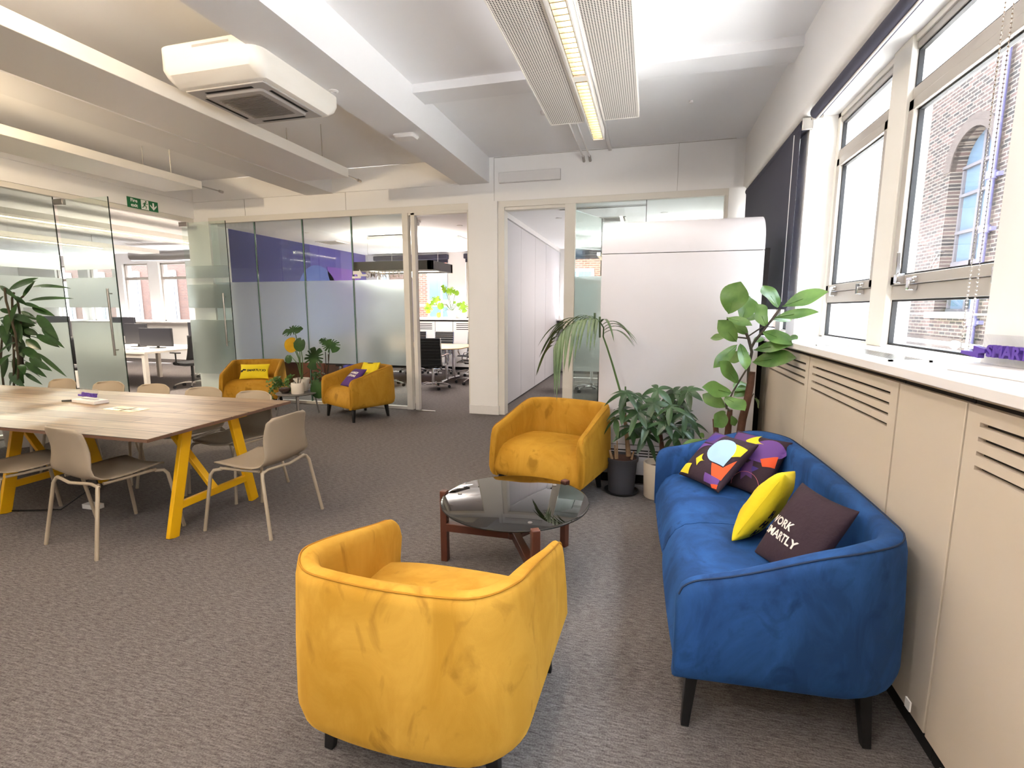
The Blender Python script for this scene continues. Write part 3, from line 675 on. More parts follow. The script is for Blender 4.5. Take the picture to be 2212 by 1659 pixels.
# second partition beside the column
g2 = thing('glass_partition', 'glazed partition with frosted band behind the kentia palm and roll-top unit', 'glass partition')
fr = MB().box(-2.05, 0.88, PY, PY+0.08, 2.885, 2.965).box(-2.05, -1.955, PY-0.01, PY+0.16, 0, 2.885).box(-1.125, -0.985, PY, PY+0.08, 0, 2.885).box(0.84, 0.88, PY, PY+0.08, 0, 2.885)
fr.box(-0.985, 0.84, PY+0.01, PY+0.07, 0, 0.045).box(-1.955, -1.125, PY+0.02, PY+0.14, 2.845, 2.885); fr.build('frame', 'frameoff', g2, bevel=0.003)
for a, b in ((-0.985, -0.085), (-0.079, 0.84)):
    p = MB().box(a+0.002, b-0.002, PY+0.035, PY+0.045, 0.045, 2.885).build('pane', 'glass', g2)
    MB().box(a+0.004, b-0.004, PY+0.032, PY+0.034, 0.664, 1.945).build('frosted_film', 'frost', p)
MB().box(-0.086, -0.078, PY+0.03, PY+0.05, 0.045, 2.885).build('joint', 'glassdarkedge', g2)
# framed leaves swung into the meeting rooms
def framed_door(label, loc, rz, wd=0.86, h=2.83):
    d = thing('glass_door', label, 'door', loc, rz)
    f = MB().box(0, 0.05, -0.022, 0.022, 0.012, h).box(wd-0.05, wd, -0.022, 0.022, 0.012, h).box(0, wd, -0.022, 0.022, 0.012, 0.08).box(0, wd, -0.022, 0.022, h-0.05, h)
    f.build('door_frame', 'frame', d, bevel=0.003)
    p = MB().box(0.05, wd-0.05, -0.005, 0.005, 0.08, h-0.05).build('pane', 'glass', d)
    MB().box(0.052, wd-0.052, -0.008, -0.006, 0.664, 1.945).build('frosted_film', 'frost', p); return d
framed_door('glass door with pale metal frame standing open into the room with the blue wall', (-3.335, 6.99, 0), R(124), 0.84)
d2 = thing('glass_door', 'frameless glass door standing open behind the palm fronds', 'door', (-1.06, 7.0, 0), R(68))
p = MB().box(0, 0.9, -0.005, 0.005, 0.012, 2.84).build('pane', 'glass', d2)
MB().box(0.0, 0.895, -0.008, -0.006, 0.664, 1.945).build('frosted_film', 'frost', p)
MB().box(0.895, 0.903, -0.006, 0.006, 0.012, 2.84).build('pane_edge', 'glassdarkedge', d2)
tag(box('door_stop', 'steel', -3.3, -3.02, 6.80, 6.84, 0, 0.012), 'small flat metal plate on the carpet by the open glass door', 'door stop')
# left hand partition and its double doors
WX = -7.275
BANDS = [(2.0, 2.19), (1.53, 1.90), (0.47, 1.34)]
g3 = thing('glass_partition', 'glazed partition with striped frosted bands behind the tall dark plant', 'glass partition')
MB().box(-7.33, -7.22, 2.9, 6.87, 2.90, 2.965).box(-7.31, -7.24, 2.9, 4.86, 0, 0.045).build('frame', 'frameoff', g3, bevel=0.003)
for a, b in ((2.9, 3.85), (3.856, 4.86)):
    p = MB().box(WX-0.005, WX+0.005, a, b, 0.045, 2.90).build('pane', 'glass', g3)
    for z0, z1 in BANDS: MB().box(WX+0.006, WX+0.008, a+0.003, b-0.003, z0, z1).build('frosted_film', 'frost', p)
MB().box(WX-0.006, WX+0.006, 4.861, 4.868, 0.045, 2.9).build('pane_edge', 'glassdarkedge', g3)
def plain_door(label, loc, rz, wd, hx):
    d = thing('glass_door', label, 'door', loc, rz)
    p = MB().box(0.02, wd, -0.005, 0.005, 0.012, 2.86).build('pane', 'glass', d)
    MB().box(wd, wd+0.005, -0.006, 0.006, 0.012, 2.86).build('pane_edge', 'glassdarkedge', d)
    for z0, z1 in BANDS: MB().box(0.025, wd-0.002, -0.009, -0.006, z0, z1).build('frosted_film', 'frost', p)
    h = MB().tube([(wd-0.09, hx, 0.93), (wd-0.09, hx, 1.76)], 0.014, 12)
    h.build('pull_handle', 'steel', d)
    for z in (1.0, 1.70): MB().tube([(wd-0.09, 0.0, z), (wd-0.09, hx, z)], 0.007, 8).build('handle_standoff', 'steel', d)
    MB().box(-0.02, 0.14, -0.022, 0.022, 2.80, 2.87).build('patch_fitting', 'steel', d, bevel=0.004)
    MB().box(-0.02, 0.14, -0.022, 0.022, 0.005, 0.07).build('patch_fitting', 'steel', d, bevel=0.004)
    return d
plain_door('glass door leaf with steel bar handle standing open behind the big table', (-7.25, 4.88, 0), 0, 0.86, -0.06)
plain_door('glass door leaf with steel bar handle standing open beside the far mustard armchair', (-7.22, 6.62, 0), 0, 0.86, -0.06)

# fire exit sign
fe = thing('exit_sign', 'green and white fire exit sign above the open glass doors', 'sign', (-7.194, 6.0, 3.02))
MB().box(-0.004, 0.0, -0.235, 0.235, -0.072, 0.072).build('sign_board', 'signgreen', fe)
def sg(x, y): return Vector((0.0, x, y))
MB().box(0.0, 0.001, -0.03, 0.085, -0.066, 0.066).build('white_panel', 'signwhite', fe)
flat_text('sign_text', 'Fire', 0.066, 'signwhite', lambda x, y: sg(-0.135+x, 0.032+y), 0.001, fe, 0.0016, 1.0, Vector((1, 0, 0)))
flat_text('sign_text', 'exit', 0.066, 'signwhite', lambda x, y: sg(-0.135+x, -0.034+y), 0.001, fe, 0.0016, 1.0, Vector((1, 0, 0)))
rn = MB()
def limb(a, b, wd):
    a, b = Vector((0.0015, a[0], a[1])), Vector((0.0015, b[0], b[1])); rn.bar(a, b, wd, 0.001, up=(1, 0, 0))
rn.prism([(0.045+0.012*math.cos(R(t)), 0.047+0.012*math.sin(R(t))) for t in range(0, 360, 30)], lambda p: (0.001, p[0], p[1]), lambda p: (0.002, p[0], p[1]))
for a, b, wd in (((0.036, 0.032), (0.016, -0.008), 0.022), ((0.036, 0.028), (0.010, 0.022), 0.009), ((0.010, 0.022), (-0.004, 0.004), 0.008), ((0.038, 0.026), (0.058, 0.012), 0.009), ((0.058, 0.012), (0.074, 0.022), 0.008), ((0.018, -0.006), (0.048, -0.020), 0.012), ((0.048, -0.020), (0.040, -0.052), 0.011), ((0.016, -0.006), (0.004, -0.034), 0.012), ((0.004, -0.034), (-0.022, -0.040), 0.010)): limb(a, b, wd)
rn.build('running_figure', 'signgreen', fe, smooth=False)
MB().bar((0.001, 0.16, 0.05), (0.001, 0.16, -0.03), 0.026, 0.001, up=(1, 0, 0)).prism([(0.108, 0.0), (0.16, -0.055), (0.212, 0.0), (0.212, 0.024), (0.16, -0.026), (0.108, 0.024)], lambda p: (0.0005, p[0], p[1]), lambda p: (0.0015, p[0], p[1])).build('arrow', 'signwhite', fe, smooth=False)

# ------------------------------------------------------------------ ceiling fittings
def panel_unit(label, xc, y1, y0, rods=True, lamp=True, z=3.09, hw=0.37, gap=0.085):
    r = thing('ceiling_light_panel', label, 'ceiling light', (xc, y1, z))
    L = y1-y0
    for s in (-1, 1):
        a, b = sorted((s*gap, s*hw))
        p = MB().box(a, b, -L, 0, 0, 0.004).build('perforated_panel', 'perf', r)
        f = MB().box(a-0.004, a+0.006, -L, 0, -0.003, 0.06).box(b-0.006, b+0.004, -L, 0, -0.003, 0.06).box(a, b, -0.008, 0.002, -0.003, 0.06).box(a, b, -L, -L+0.01, -0.003, 0.06).box(a, b, -L, 0, 0.055, 0.06)
        f.build('panel_edge', 'lampbody', p)
    for k in range(int(L/1.3)+1):
        y = -0.5-k*1.3
        for x in (-hw+0.06, hw-0.06): MB().tube([(x, y, 0.05), (x, y, CZ-z)], 0.004, 6).build('hanger', 'steel', r)
    return r
panel_unit('perforated white ceiling panel pair flanking the lit louvre lamp near the windows', -0.515, 4.6, -2.9)
def side_unit(label, x0, x1, y1, y0, z0, z1):
    r = thing('ceiling_light_panel', label, 'ceiling light', (0, 0, 0))
    MB().box(x0, x1, y0, y1, z0, z1).build('housing', 'lampbody', r, bevel=0.004)
    for y in (y1-0.35, (y0+y1)/2+0.4, y0+1.0):
        for x in (x0+0.1, x1-0.1): MB().tube([(x, y, z1), (x, y, CZ)], 0.005, 6).build('hanger', 'steel', r)
    MB().tube([(x1-0.12, y1, z1-0.03), (x1-0.12, y1+0.42, z1-0.03)], 0.008, 8).tube([(x1-0.12, y1+0.40, z1-0.03), (x1-0.12, y1+0.46, z1-0.03)], 0.018, 8).build('feed_pipe', 'steel', r)
    return r
side_unit('long boxed ceiling panel running past the air conditioner', -4.15, -3.50, 5.55, -2.5, 3.05, 3.155)
side_unit('long boxed ceiling panel hung nearest the exit sign wall', -6.35, -5.72, 5.62, -2.5, 3.07, 3.165)
# louvre lamp between the perforated panels
lm = thing('louvre_lamp', 'lit linear lamp with bright louvre cells between the perforated panels', 'ceiling light', (-0.515, 5.0, 3.06))
MB().box(-0.055, -0.045, -7.9, 0, 0.0, 0.10).box(0.045, 0.055, -7.9, 0, 0.0, 0.10).box(-0.055, 0.055, -7.9, 0, 0.09, 0.10).box(-0.055, 0.055, -0.006, 0.004, 0, 0.10).box(-0.045, 0.045, -1.33, -1.25, 0.002, 0.04).build('housing', 'lampbody', lm)
MB().box(-0.026, 0.026, -7.8, -0.03, 0.066, 0.072).build('lamp_tube', 'tube', lm)
lv = MB()
for k in range(96): y = -0.03-k*0.06; lv.box(-0.045, 0.045, y-0.004, y+0.004, 0.004, 0.036)
lv.box(-0.045, -0.040, -7.8, -0.03, 0.004, 0.036).box(0.040, 0.045, -7.8, -0.03, 0.004, 0.036); lv.build('louvre', 'steel', lm)
tag(MB().box(-0.575, -0.535, 4.9, 6.86, 3.50, 3.54).build('cable_trunking', 'white', None, bevel=0.003), 'white cable trunking on the ceiling running from the lamp to the far bulkhead', 'trunking')
pp = thing('water_pipes', 'pair of thin white feed pipes ending in hooks on the bulkhead', 'pipe')
for x in (-0.885, -0.805):
    MB().tube([(x, 3.9, 3.43), (x, 6.78, 3.43), (x, 6.84, 3.415)], 0.011, 8).build('pipe', 'white', pp)
    MB().tube([(x, 6.77, 3.43), (x, 6.84, 3.41), (x, 6.868, 3.40)], 0.019, 8).build('hook', 'steel', pp)
# unseen pendants that wash the left bay, and the added one behind the viewer
for i, (x, y, z) in enumerate(PEND):
    r = thing('linear_pendant', ['warm linear pendant between the main beam and boxed panel', 'warm linear pendant between the two boxed panels', 'white linear pendant beside the perforated panels, behind the viewer'][i], 'ceiling light', (x, y, z))
    MB().box(-0.06, 0.06, -1.13, 1.11, -0.03, 0.03).build('housing', 'lampbody', r, bevel=0.004)
    for q in (-0.8, 0.8): MB().tube([(0, q, 0.03), (0, q, CZ-z)], 0.004, 6).build('hanger', 'steel', r)
# air conditioning cassette
ac = thing('air_conditioner', 'boxy cream ceiling air conditioner with a grey square grille', 'air conditioner', (-2.93, 3.46, 3.05))
def rr_(hx, hy, rad, z, n=6):
    o = []
    for cx, cy_, a0 in ((hx-rad, hy-rad, 0), (-hx+rad, hy-rad, 90), (-hx+rad, -hy+rad, 180), (hx-rad, -hy+rad, 270)):
        for k in range(n+1): a = R(a0+90*k/n); o.append(Vector((cx+rad*math.cos(a), cy_+rad*math.sin(a), z)))
    return o
MB().loft([rr_(0.355, 0.355, 0.03, 0.0), rr_(0.37, 0.37, 0.04, 0.004), rr_(0.395, 0.45, 0.08, 0.05), rr_(0.412, 0.47, 0.09, 0.09), rr_(0.412, 0.47, 0.09, 0.225), rr_(0.40, 0.458, 0.085, 0.236)]).build('body', 'acbody', ac, ang=30)
for a, b in (((-0.1, -0.469), (0.2, -0.469)), ((0.411, -0.3), (0.411, 0.0))):
    MB().bar((a[0], a[1], 0.2), (b[0], b[1], 0.2), 0.006, 0.014).build('pull_slot', 'acgrey', ac)
MB().box(-0.33, 0.33, -0.33, 0.33, -0.012, 0.0).build('grille_frame', 'acgrey', ac, bevel=0.008)
MB().loft([rr_(0.25, 0.25, 0.03, -0.012), rr_(0.24, 0.24, 0.03, -0.024)]).build('grille_lid', 'acgrey', ac)
k = MB()
for i in range(19): k.box(-0.19, 0.19, -0.19+0.02*i, -0.186+0.02*i, -0.029, -0.0235)
k.build('grille', 'steel', ac)
for x in (-0.25, 0.25):
    for y in (0.0, 0.3): MB().tube([(x, y, 0.235), (x, y, 0.49)], 0.006, 6).build('hanger', 'steel', ac)
for rot_ in range(4):
    T = Matrix.Rotation(rot_*PI/2, 4, 'Z')
    MB().box(-0.2, 0.2, 0.268, 0.292, -0.0135, -0.011, T).build('air_slot', 'dark', ac)
# small fittings
sm = thing('smoke_detector', 'flat white detector box under the main ceiling beam', 'detector', (-2.39, 4.84, 3.21))
MB().loft([rr_(0.11, 0.075, 0.03, 0.0), rr_(0.115, 0.08, 0.03, -0.012), rr_(0.10, 0.065, 0.03, -0.035), rr_(0.05, 0.03, 0.02, -0.04)]).build('housing', 'white', sm)
dl = thing('downlight', 'tiny round spotlight set in the main ceiling beam', 'downlight', (-2.47, 3.76, 3.21))
MB().lathe([(0.02, 0), (0.036, 0), (0.038, -0.006), (0.022, -0.012), (0.02, -0.004)], 20).build('bezel', 'white', dl); MB().lathe([(0.0, -0.003), (0.019, -0.003), (0.019, 0.0)], 16).build('lens', 'steel', dl)
sp_ = thing('sprinkler_head', 'round white sprinkler head on the ceiling beside the left perforated panel', 'sprinkler', (-1.13, 5.5, CZ))
MB().lathe([(0.0, -0.03), (0.03, -0.028), (0.042, -0.012), (0.045, 0)], 20).build('housing', 'white', sp_)
tag(MB().box(-2.02, -1.185, 6.815, 6.87, 3.19, 3.325).build('cover_box', 'white', None, bevel=0.004), 'long flat white cover box mounted on the far bulkhead above the column', 'cover')
tag(MB().lathe([(0, -0.02), (0.018, -0.018), (0.02, 0)], 12, (0.32, 5.6, CZ)).build('ceiling_hook', 'white'), 'tiny white stud on the ceiling near the corner window', 'stud')

# meeting room and office fittings
def vent(name, label, x, y, z, sx, sy):
    r = thing(name, label, 'air vent', (x, y, z)); MB().box(-sx, sx, -sy, -sy+0.02, -0.01, 0).box(-sx, sx, sy-0.02, sy, -0.01, 0).box(-sx, -sx+0.02, -sy, sy, -0.01, 0).box(sx-0.02, sx, -sy, sy, -0.01, 0).build('frame', 'white', r)
    k = MB()
    for i in range(6): q = -sy+0.03+i*(2*sy-0.05)/6; k.box(-sx+0.02, sx-0.02, q, q+0.018, -0.008, -0.001)
    k.build('slat', 'acgrey', r); return r
p = atZ(718, 524, 2.93); vent('air_vent', 'square ceiling vent seen through the glass beside the purple wall', p.x, p.y, 2.93, 0.25, 0.25)
p = atZ(975, 513, 2.93); vent('air_vent', 'square ceiling vent above the doorway with the dark pendant', p.x, p.y, 2.93, 0.24, 0.24)
p = atZ(1325, 473, 2.93); vent('air_vent', 'square ceiling vent seen above the roll-top unit', p.x, p.y, 2.93, 0.2, 0.2)
p = atZ(1300, 447, 2.93); vent('air_vent', 'long slot vent in the ceiling behind the right partition', p.x, p.y, 2.93, 0.62, 0.05)
def spot(u, v, label):
    p = atZ(u, v, 2.93); r = thing('downlight', label, 'downlight', p); MB().lathe([(0.03, 0), (0.05, 0), (0.052, -0.006), (0.03, -0.008)], 16).build('bezel', 'white', r); MB().lathe([(0.0, -0.002), (0.03, -0.002), (0.03, 0)], 12).build('lens', 'steel', r)
spot(1207, 471, 'round ceiling downlight seen through the doorway beside the column')
spot(993, 487, 'round ceiling downlight above the doorway with the pendant')
spot(1435, 459, 'round ceiling downlight seen just above the roll-top unit')
spot(664, 503, 'round ceiling downlight seen through the glass above the purple wall')
hd = thing('smoke_detector', 'round white smoke detector just inside the open glass door', 'detector', atZ(898, 477, 2.93))
MB().lathe([(0.0, -0.08), (0.05, -0.08), (0.06, -0.05), (0.06, -0.035), (0.085, -0.03), (0.085, 0)], 20).build('housing', 'white', hd)
pl = thing('pendant_lamp', 'dark rectangular ring pendant hung over the meeting table', 'pendant lamp', (0, 0, 0))
z0, z1 = 2.25, 2.42; xa, xb, ya, yb = -5.6, -3.95, 8.9, 9.95; t_ = 0.09
MB().box(xa, xb, ya, ya+t_, z0, z1).box(xa, xb, yb-t_, yb, z0, z1).box(xa, xa+t_, ya, yb, z0, z1).box(xb-t_, xb, ya, yb, z0, z1).build('ring', 'pendant', pl, bevel=0.003)
MB().box(xa+t_, xb-t_, ya+t_, ya+t_+0.03, z0+0.03, z0+0.04).box(xa+t_, xb-t_, yb-t_-0.03, yb-t_, z0+0.03, z0+0.04).box(xa+t_, xa+t_+0.03, ya+t_, yb-t_, z0+0.03, z0+0.04).box(xb-t_-0.03, xb-t_, ya+t_, yb-t_, z0+0.03, z0+0.04).build('light_strip', 'tubewhite', pl)
for x in (xa+0.3, xb-0.3):
    for y in (ya+0.05, yb-0.05): MB().tube([(x, y, z1), (x, y, 2.93)], 0.003, 6).build('wire', 'steel', pl)
pj = thing('projector_mount', 'pale ceiling box hung above the meeting room window', 'projector', (-4.95, 9.2, 2.84))
MB().loft([rr_(0.42, 0.14, 0.04, 0), rr_(0.44, 0.16, 0.04, 0.03), rr_(0.44, 0.16, 0.04, 0.07)]).build('housing', 'acgrey', pj); MB().tube([(0, 0, 0.07), (0, 0, 0.09)], 0.05, 12).build('bracket', 'white', pj)
for i, (a, b) in enumerate(((-7.0, -4.93), (-4.5, -2.5), (-1.95, -0.7))):
    r = thing('roller_blind', ['rolled up dark blind above the brick view behind the pendant', 'rolled up dark blind at the window edge behind the column', 'rolled up dark blind seen through the doorway by the folding wall'][i], 'blind')
    MB().box(a, b, 12.06, 12.2, 2.76, 2.88).build('cassette', 'blind', r, bevel=0.02); MB().box(a+0.02, b-0.02, 12.16, 12.17, 2.68, 2.77).build('blind_cloth', 'blind', r)
def far_cab(x0, x1, slots, label):
    r = thing('window_cabinet', label, 'cabinet', group='cabinets under the meeting room windows')
    z0, z1, y = 0.08, 1.21, 11.85
    MB().box(x0, x1, y+0.02, 12.19, 0.06, 1.235).build('carcass', 'slot', r); MB().box(x0, x1, y+0.03, 12.19, 0, 0.06).build('plinth', 'dark', r)
    if not slots: MB().box(x0+0.004, x1-0.004, y, y+0.02, z0, z1).build('panel', 'white', r)
    else:
        a, b = x0+0.08, x1-0.08; mb = MB().box(x0+0.004, a, y, y+0.02, z0, z1).box(b, x1-0.004, y, y+0.02, z0, z1); e = z0
        for k in range(4): z = 1.02+0.045*k; mb.box(a, b, y, y+0.02, e, z-0.009); e = z+0.009
        mb.box(a, b, y, y+0.02, e, z1).build('vent_panel', 'white', r)
tag(box('window_sill_board', 'sill', -7.28, 1.4, 11.8, 12.27, 1.25, 1.285), 'white sill board below the meeting room windows', 'sill board')
for a, b, s, l in ((-7.25, -6.3, 1, 'slotted white cabinet at the blue wall end of the meeting room sill'), (-6.295, -5.2, 1, 'slotted white cabinet under the bright monstera in the meeting room'), (-5.195, -4.72, 0, 'narrow plain white cabinet below the monstera pot'), (-4.715, -3.6, 1, 'slotted white cabinet at the column edge of the doorway'), (-3.595, -2.25, 0, 'plain white cabinet at the folding wall end of the meeting room sill'), (-1.9, -0.8, 1, 'slotted white cabinet seen between doorway and glass')): far_cab(a, b, s, l)
r = thing('ceiling_light_panel', 'flat white ceiling light seen through the glass above the roll-top unit', 'ceiling light', (0.0, 9.5, 2.89))  # housing added around the fill lamp of this room
MB().box(-0.33, 0.33, -0.63, 0.63, 0.001, 0.04).build('housing', 'lampbody', r, bevel=0.004)
# open office ceiling things
for i, (x, lab) in enumerate(((-9.6, 'warm linear ceiling lamp seen through the doorway of the open office'), (-12.4, 'warm linear ceiling lamp deeper in the open office'))):
    r = thing('ceiling_light_panel', lab, 'ceiling light', (x, 7.0, 2.95)); MB().box(-0.3, 0.3, -2.6, 3.4, -0.03, 0.06).build('housing', 'lampbody', r); MB().box(-0.04, 0.04, -2.2, 2.2, -0.034, -0.03).build('lamp_tube', 'tube', r)
    for q in (-2, 2): MB().tube([(0, q, 0.06), (0, q, 0.25)], 0.005, 6).build('hanger', 'steel', r)
r = thing('air_duct', 'silver flexible duct and pale box duct under the open office ceiling', 'duct')
MB().tube([(-13.5, 10.8, 2.94), (-12.3, 10.9, 2.92), (-11.4, 11.0, 2.94), (-10.8, 11.0, 2.98)], 0.14, 14).build('flexible_duct', 'duct', r); MB().box(-10.9, -8.2, 10.8, 11.5, 2.9, 3.18).build('box_duct', 'white', r)

# ================================================================== velvet tub seats
def tub(root, W, D, fab, pipe, H=0.72, A=0.58, ta=0.058, tb=0.075, rc=0.16, seats=1, zs=0.425, tipr=0.07, bulge=0.05, zb=0.178, ease=0.4):
    path = []
    N = 12
    def P_(x, y, nx, ny): path.append((Vector((x, y, 0)), Vector((nx, ny, 0))))
    for k in range(N): P_(W/2, lerp(D/2, -D/2+rc, k/N), -1, 0)
    for k in range(9): a = R(90*k/8); P_(W/2-rc+rc*math.cos(a), -D/2+rc-rc*math.sin(a), -math.cos(a), math.sin(a))
    M_ = 14 if seats > 1 else 8
    for k in range(1, M_): P_(lerp(W/2-rc, -W/2+rc, k/M_), -D/2, 0, 1)
    for k in range(9): a = R(90-90*k/8); P_(-W/2+rc-rc*math.cos(a), -D/2+rc-rc*math.sin(a), math.cos(a), math.sin(a))
    for k in range(1, N+1): P_(-W/2, lerp(-D/2+rc, D/2, k/N), 1, 0)
    # extra stations near the arm tips
    def fine(lst):
        out = []
        for i, (p, n) in enumerate(lst):
            out.append((p, n))
            if i < len(lst)-1 and p.y > D/2-0.14 and lst[i+1][0].y > D/2-0.14 and abs(abs(p.x)-W/2) < 1e-6:
                for q in (0.25, 0.5, 0.75): out.append((p.lerp(lst[i+1][0], q), n))
        return out
    path = fine(path)
    path = [(Vector((p.x*(1-0.03*(D/2-p.y)/D), p.y-bulge*(1-(2*p.x/W)**2)*smooth01(-2*p.y/D), 0)), n) for p, n in path]
    rings, edge = [], []
    def section(p, n, shrink=0.0):
        t = (D/2-p.y)/D; tt_ = max(0.0, min(1.0, (t-0.02)/0.86)); e = lerp(tt_, smooth01(tt_), ease)
        h = lerp(A, H, e)+0.006*math.sin(PI*max(0, min(1, t)))
        dy = D/2-p.y
        if dy < tipr: h -= (tipr*0.62)*(1-math.sqrt(max(0, 1-((tipr-dy)/tipr)**2)))
        th = lerp(ta, tb, smooth01(t*1.1)); th_low = th if t > 0.2 else lerp(0.03, th, t/0.2)
        h -= shrink*0.6; th -= shrink*0.8; o = shrink*0.4
        sec = [(0.045, zb+0.0), (0.016, zb+0.006), (-0.005, zb+0.026), (-0.017, zb+0.07), (-0.012, lerp(zb, h, 0.5)), (0.0, h-0.05), (0.006, h-0.018), (0.020, h-0.004), (th*0.5, h), (th-0.02, h-0.004), (th-0.006, h-0.018), (th, h-0.05), (lerp(th_low, th, 0.6), zs-0.04), (th_low, zb+0.10), (th_low+0.02, zb+0.02), (max(th_low*0.6, 0.062), zb+0.001)]
        return [p+n*(d+o)+Vector((0, 0, z)) for d, z in sec], p+n*0.012+Vector((0, 0, h-0.006))
    for i, (p, n) in enumerate(path):
        if i == 0: rings.append(section(p+Vector((0, 0.008, 0)), n, 0.022)[0])
        s_, e_ = section(p, n); rings.append(s_); edge.append(e_)
        if i == len(path)-1: rings.append(section(p+Vector((0, 0.008, 0)), n, 0.022)[0])
    sh = MB().loft(rings).build('shell', fab, root, ang=80)
    MB().tube(edge, 0.0032, 6).build('piping', pipe, sh)
    # seat block with rounded front, flared to the floor line
    def seat(x0, x1, nm):
        prof = [(-D/2+tb-0.03, zs-0.03), (-D/2+tb+0.06, zs-0.005), (-D*0.12, zs+0.008), (D*0.12, zs+0.012), (D/2-0.16, zs+0.004), (D/2-0.09, zs-0.012), (D/2-0.045, zs-0.045), (D/2-0.015, zs-0.095), (D/2+0.004, zs-0.15), (D/2+0.012, zb+0.06), (D/2+0.004, zb+0.012), (D/2-0.03, zb+0.003), (D/2-0.08, zb+0.006)]
        nx = 14; rings = []
        for y, z in prof:
            row = []
            for k in range(nx+1):
                q = k/nx; f = smooth01((zs-0.02-z)/(zs-0.02-zb))*(0.032 if y > D/2-0.06 else 0)
                a = x0-(f if x0 < -W/2+0.2 else 0); b = x1+(f if x1 > W/2-0.2 else 0)
                kq = max(0.0, min(1.0, (-D/2+rc-y)/rc)); ins = (rc-tb)*(1-math.sqrt(max(0.0, 1-kq*kq)))+0.03*W/2*max(0.0, min(1.0, (D/2-y)/D))
                if x0 < -W/2+0.2: a += ins
                if x1 > W/2-0.2: b -= ins
                xx = lerp(a, b, q); c_ = 1-abs(2*q-1)**3
                row.append(Vector((xx, y-(0.0 if y < D/2-0.2 else 0.014*(1-c_)), z+(0.016*c_ if z > zs-0.1 else 0))))
            rings.append(row)
        vs = [p for r_ in rings for p in r_]; m = len(rings); n1 = nx+1
        fs = [(i*n1+j, (i+1)*n1+j, (i+1)*n1+j+1, i*n1+j+1) for i in range(m-1) for j in range(nx)]
        mb = MB().add(vs, fs)
        k0 = len(vs); low = []
        for side in (0, nx):
            cen = Vector(((x0 if side == 0 else x1), 0, zb)); mb.v.append(cen); ci = len(mb.v)-1
            for i in range(m-1): mb.f.append((i*n1+side, (i+1)*n1+side, ci))
        mb.build(nm, fab, root, ang=80)
    xi = W/2-ta+0.012
    if seats == 1: seat(-xi, xi, 'seat')
    else: seat(-xi, -0.003, 'seat'); seat(0.003, xi, 'seat')
    MB().box(-W/2+0.14, W/2-0.14, -D/2+0.14, D/2-0.1, zb-0.012, zb+0.03).build('base_board', 'blackleg', root)
    for sx in (-1, 1):
        for sy in (-1, 1):
            x = sx*(W/2-(0.075 if sy > 0 else 0.12)); y = (D/2-0.065) if sy > 0 else (-D/2+0.12)
            mb = MB().bar((x, y, zb+0.012), (x+sx*0.022, y+sy*0.018, 0), 0.056, 0.042, up=(0, 1, 0), w2=0.032, h2=0.028)
            mb.bar((x, y, zb-0.002), (x-sx*0.09, y, zb+0.003), 0.03, 0.02, up=(0, 0, 1), w2=0.02, h2=0.012)
            mb.build('leg', 'blackleg', root, bevel=0.003)
AC_ = [('armchair', 'bright mustard velvet tub armchair seen from behind, its back to the viewer', (-0.705, 1.585, 0), R(-1.0), 'velbright'),
       ('armchair', 'mustard velvet tub armchair standing beyond the round glass coffee table', (-0.715, 4.02, 0), R(165.0), 'velyellow'),
       ('armchair', 'mustard velvet armchair holding the purple and yellow cushions, by the glass door', (-3.93, 6.27, 0), R(152.5), 'velyellow'),
       ('armchair', 'mustard velvet armchair holding one yellow cushion, left of the plant table', (-5.83, 6.42, 0), R(208), 'velyellow')]
for i, (nm, lab, loc, rz, fab) in enumerate(AC_):
    r = thing(nm, lab, 'armchair', loc, rz, 'mustard tub armchairs')
    tub(r, 0.80, 0.72, fab, 'velpipe')
    if i == 0: MB().box(-0.402, -0.398, -0.22, -0.19, 0.185, 0.225).build('care_tag', 'paper', r)
sofa = thing('sofa', 'blue velvet two seat tub sofa along the window cabinets', 'sofa', (0.488, 2.59, 0), R(91.5))
tub(sofa, 1.76, 0.75, 'velblue', 'bluepipe', H=0.745, A=0.59, ta=0.062, tb=0.09, rc=0.24, seats=2, zb=0.205, bulge=0.03, ease=0.9, tipr=0.09, zs=0.43)
MB().box(-0.80, -0.77, -0.385, -0.38, 0.17, 0.205).build('care_tag', 'paper', sofa)

# ------------------------------------------------------------------ cushions
def cushion(name, label, center, xd, up, a, b, t, m, group=None, seed=0):
    xd = Vector(xd).normalized(); up = Vector(up); up = (up-xd*up.dot(xd)).normalized(); n = xd.cross(up)
    r = thing(name, label, 'cushion', (0, 0, 0), 0, group)
    r.matrix_world = Matrix(((xd.x, up.x, n.x, center[0]), (xd.y, up.y, n.y, center[1]), (xd.z, up.z, n.z, center[2]), (0, 0, 0, 1)))
    r.location, r.rotation_euler = r.matrix_world.to_translation(), r.matrix_world.to_euler()
    ra = random.Random(seed); ph = [ra.uniform(0, 6) for _ in range(6)]
    def h(u, v): return t*max(0.0, (1-u*u)*(1-v*v))**0.42+0.006*math.sin(7*u+ph[0]+2*v)*math.sin(5*v+ph[1])*(1-u*u)*(1-v*v)
    def xy(u, v):
        return a*u*(1-0.07*(1-v*v)*u*u*1.0), b*v*(1-0.07*(1-u*u)*v*v)
    mb = MB(); N = 22
    for s in (1, -1):
        mb.grid(lambda p, q: (lambda u, v: Vector((*xy(u, v), s*h(u, v))))(math.sin((p-0.5)*PI), math.sin((q-0.5)*PI)), N, N)
    mb.build('cover', m, r, fix=True, ang=80)
    def top(x, y, lift=0.0022):
        u = max(-0.995, min(0.995, x/a)); v = max(-0.995, min(0.995, y/b))
        for _ in range(4):
            X, Y = xy(u, v); u = max(-0.995, min(0.995, u+(x-X)/a)); v = max(-0.995, min(0.995, v+(y-Y)/b))
        return Vector((x, y, h(u, v)+lift))
    return r, top
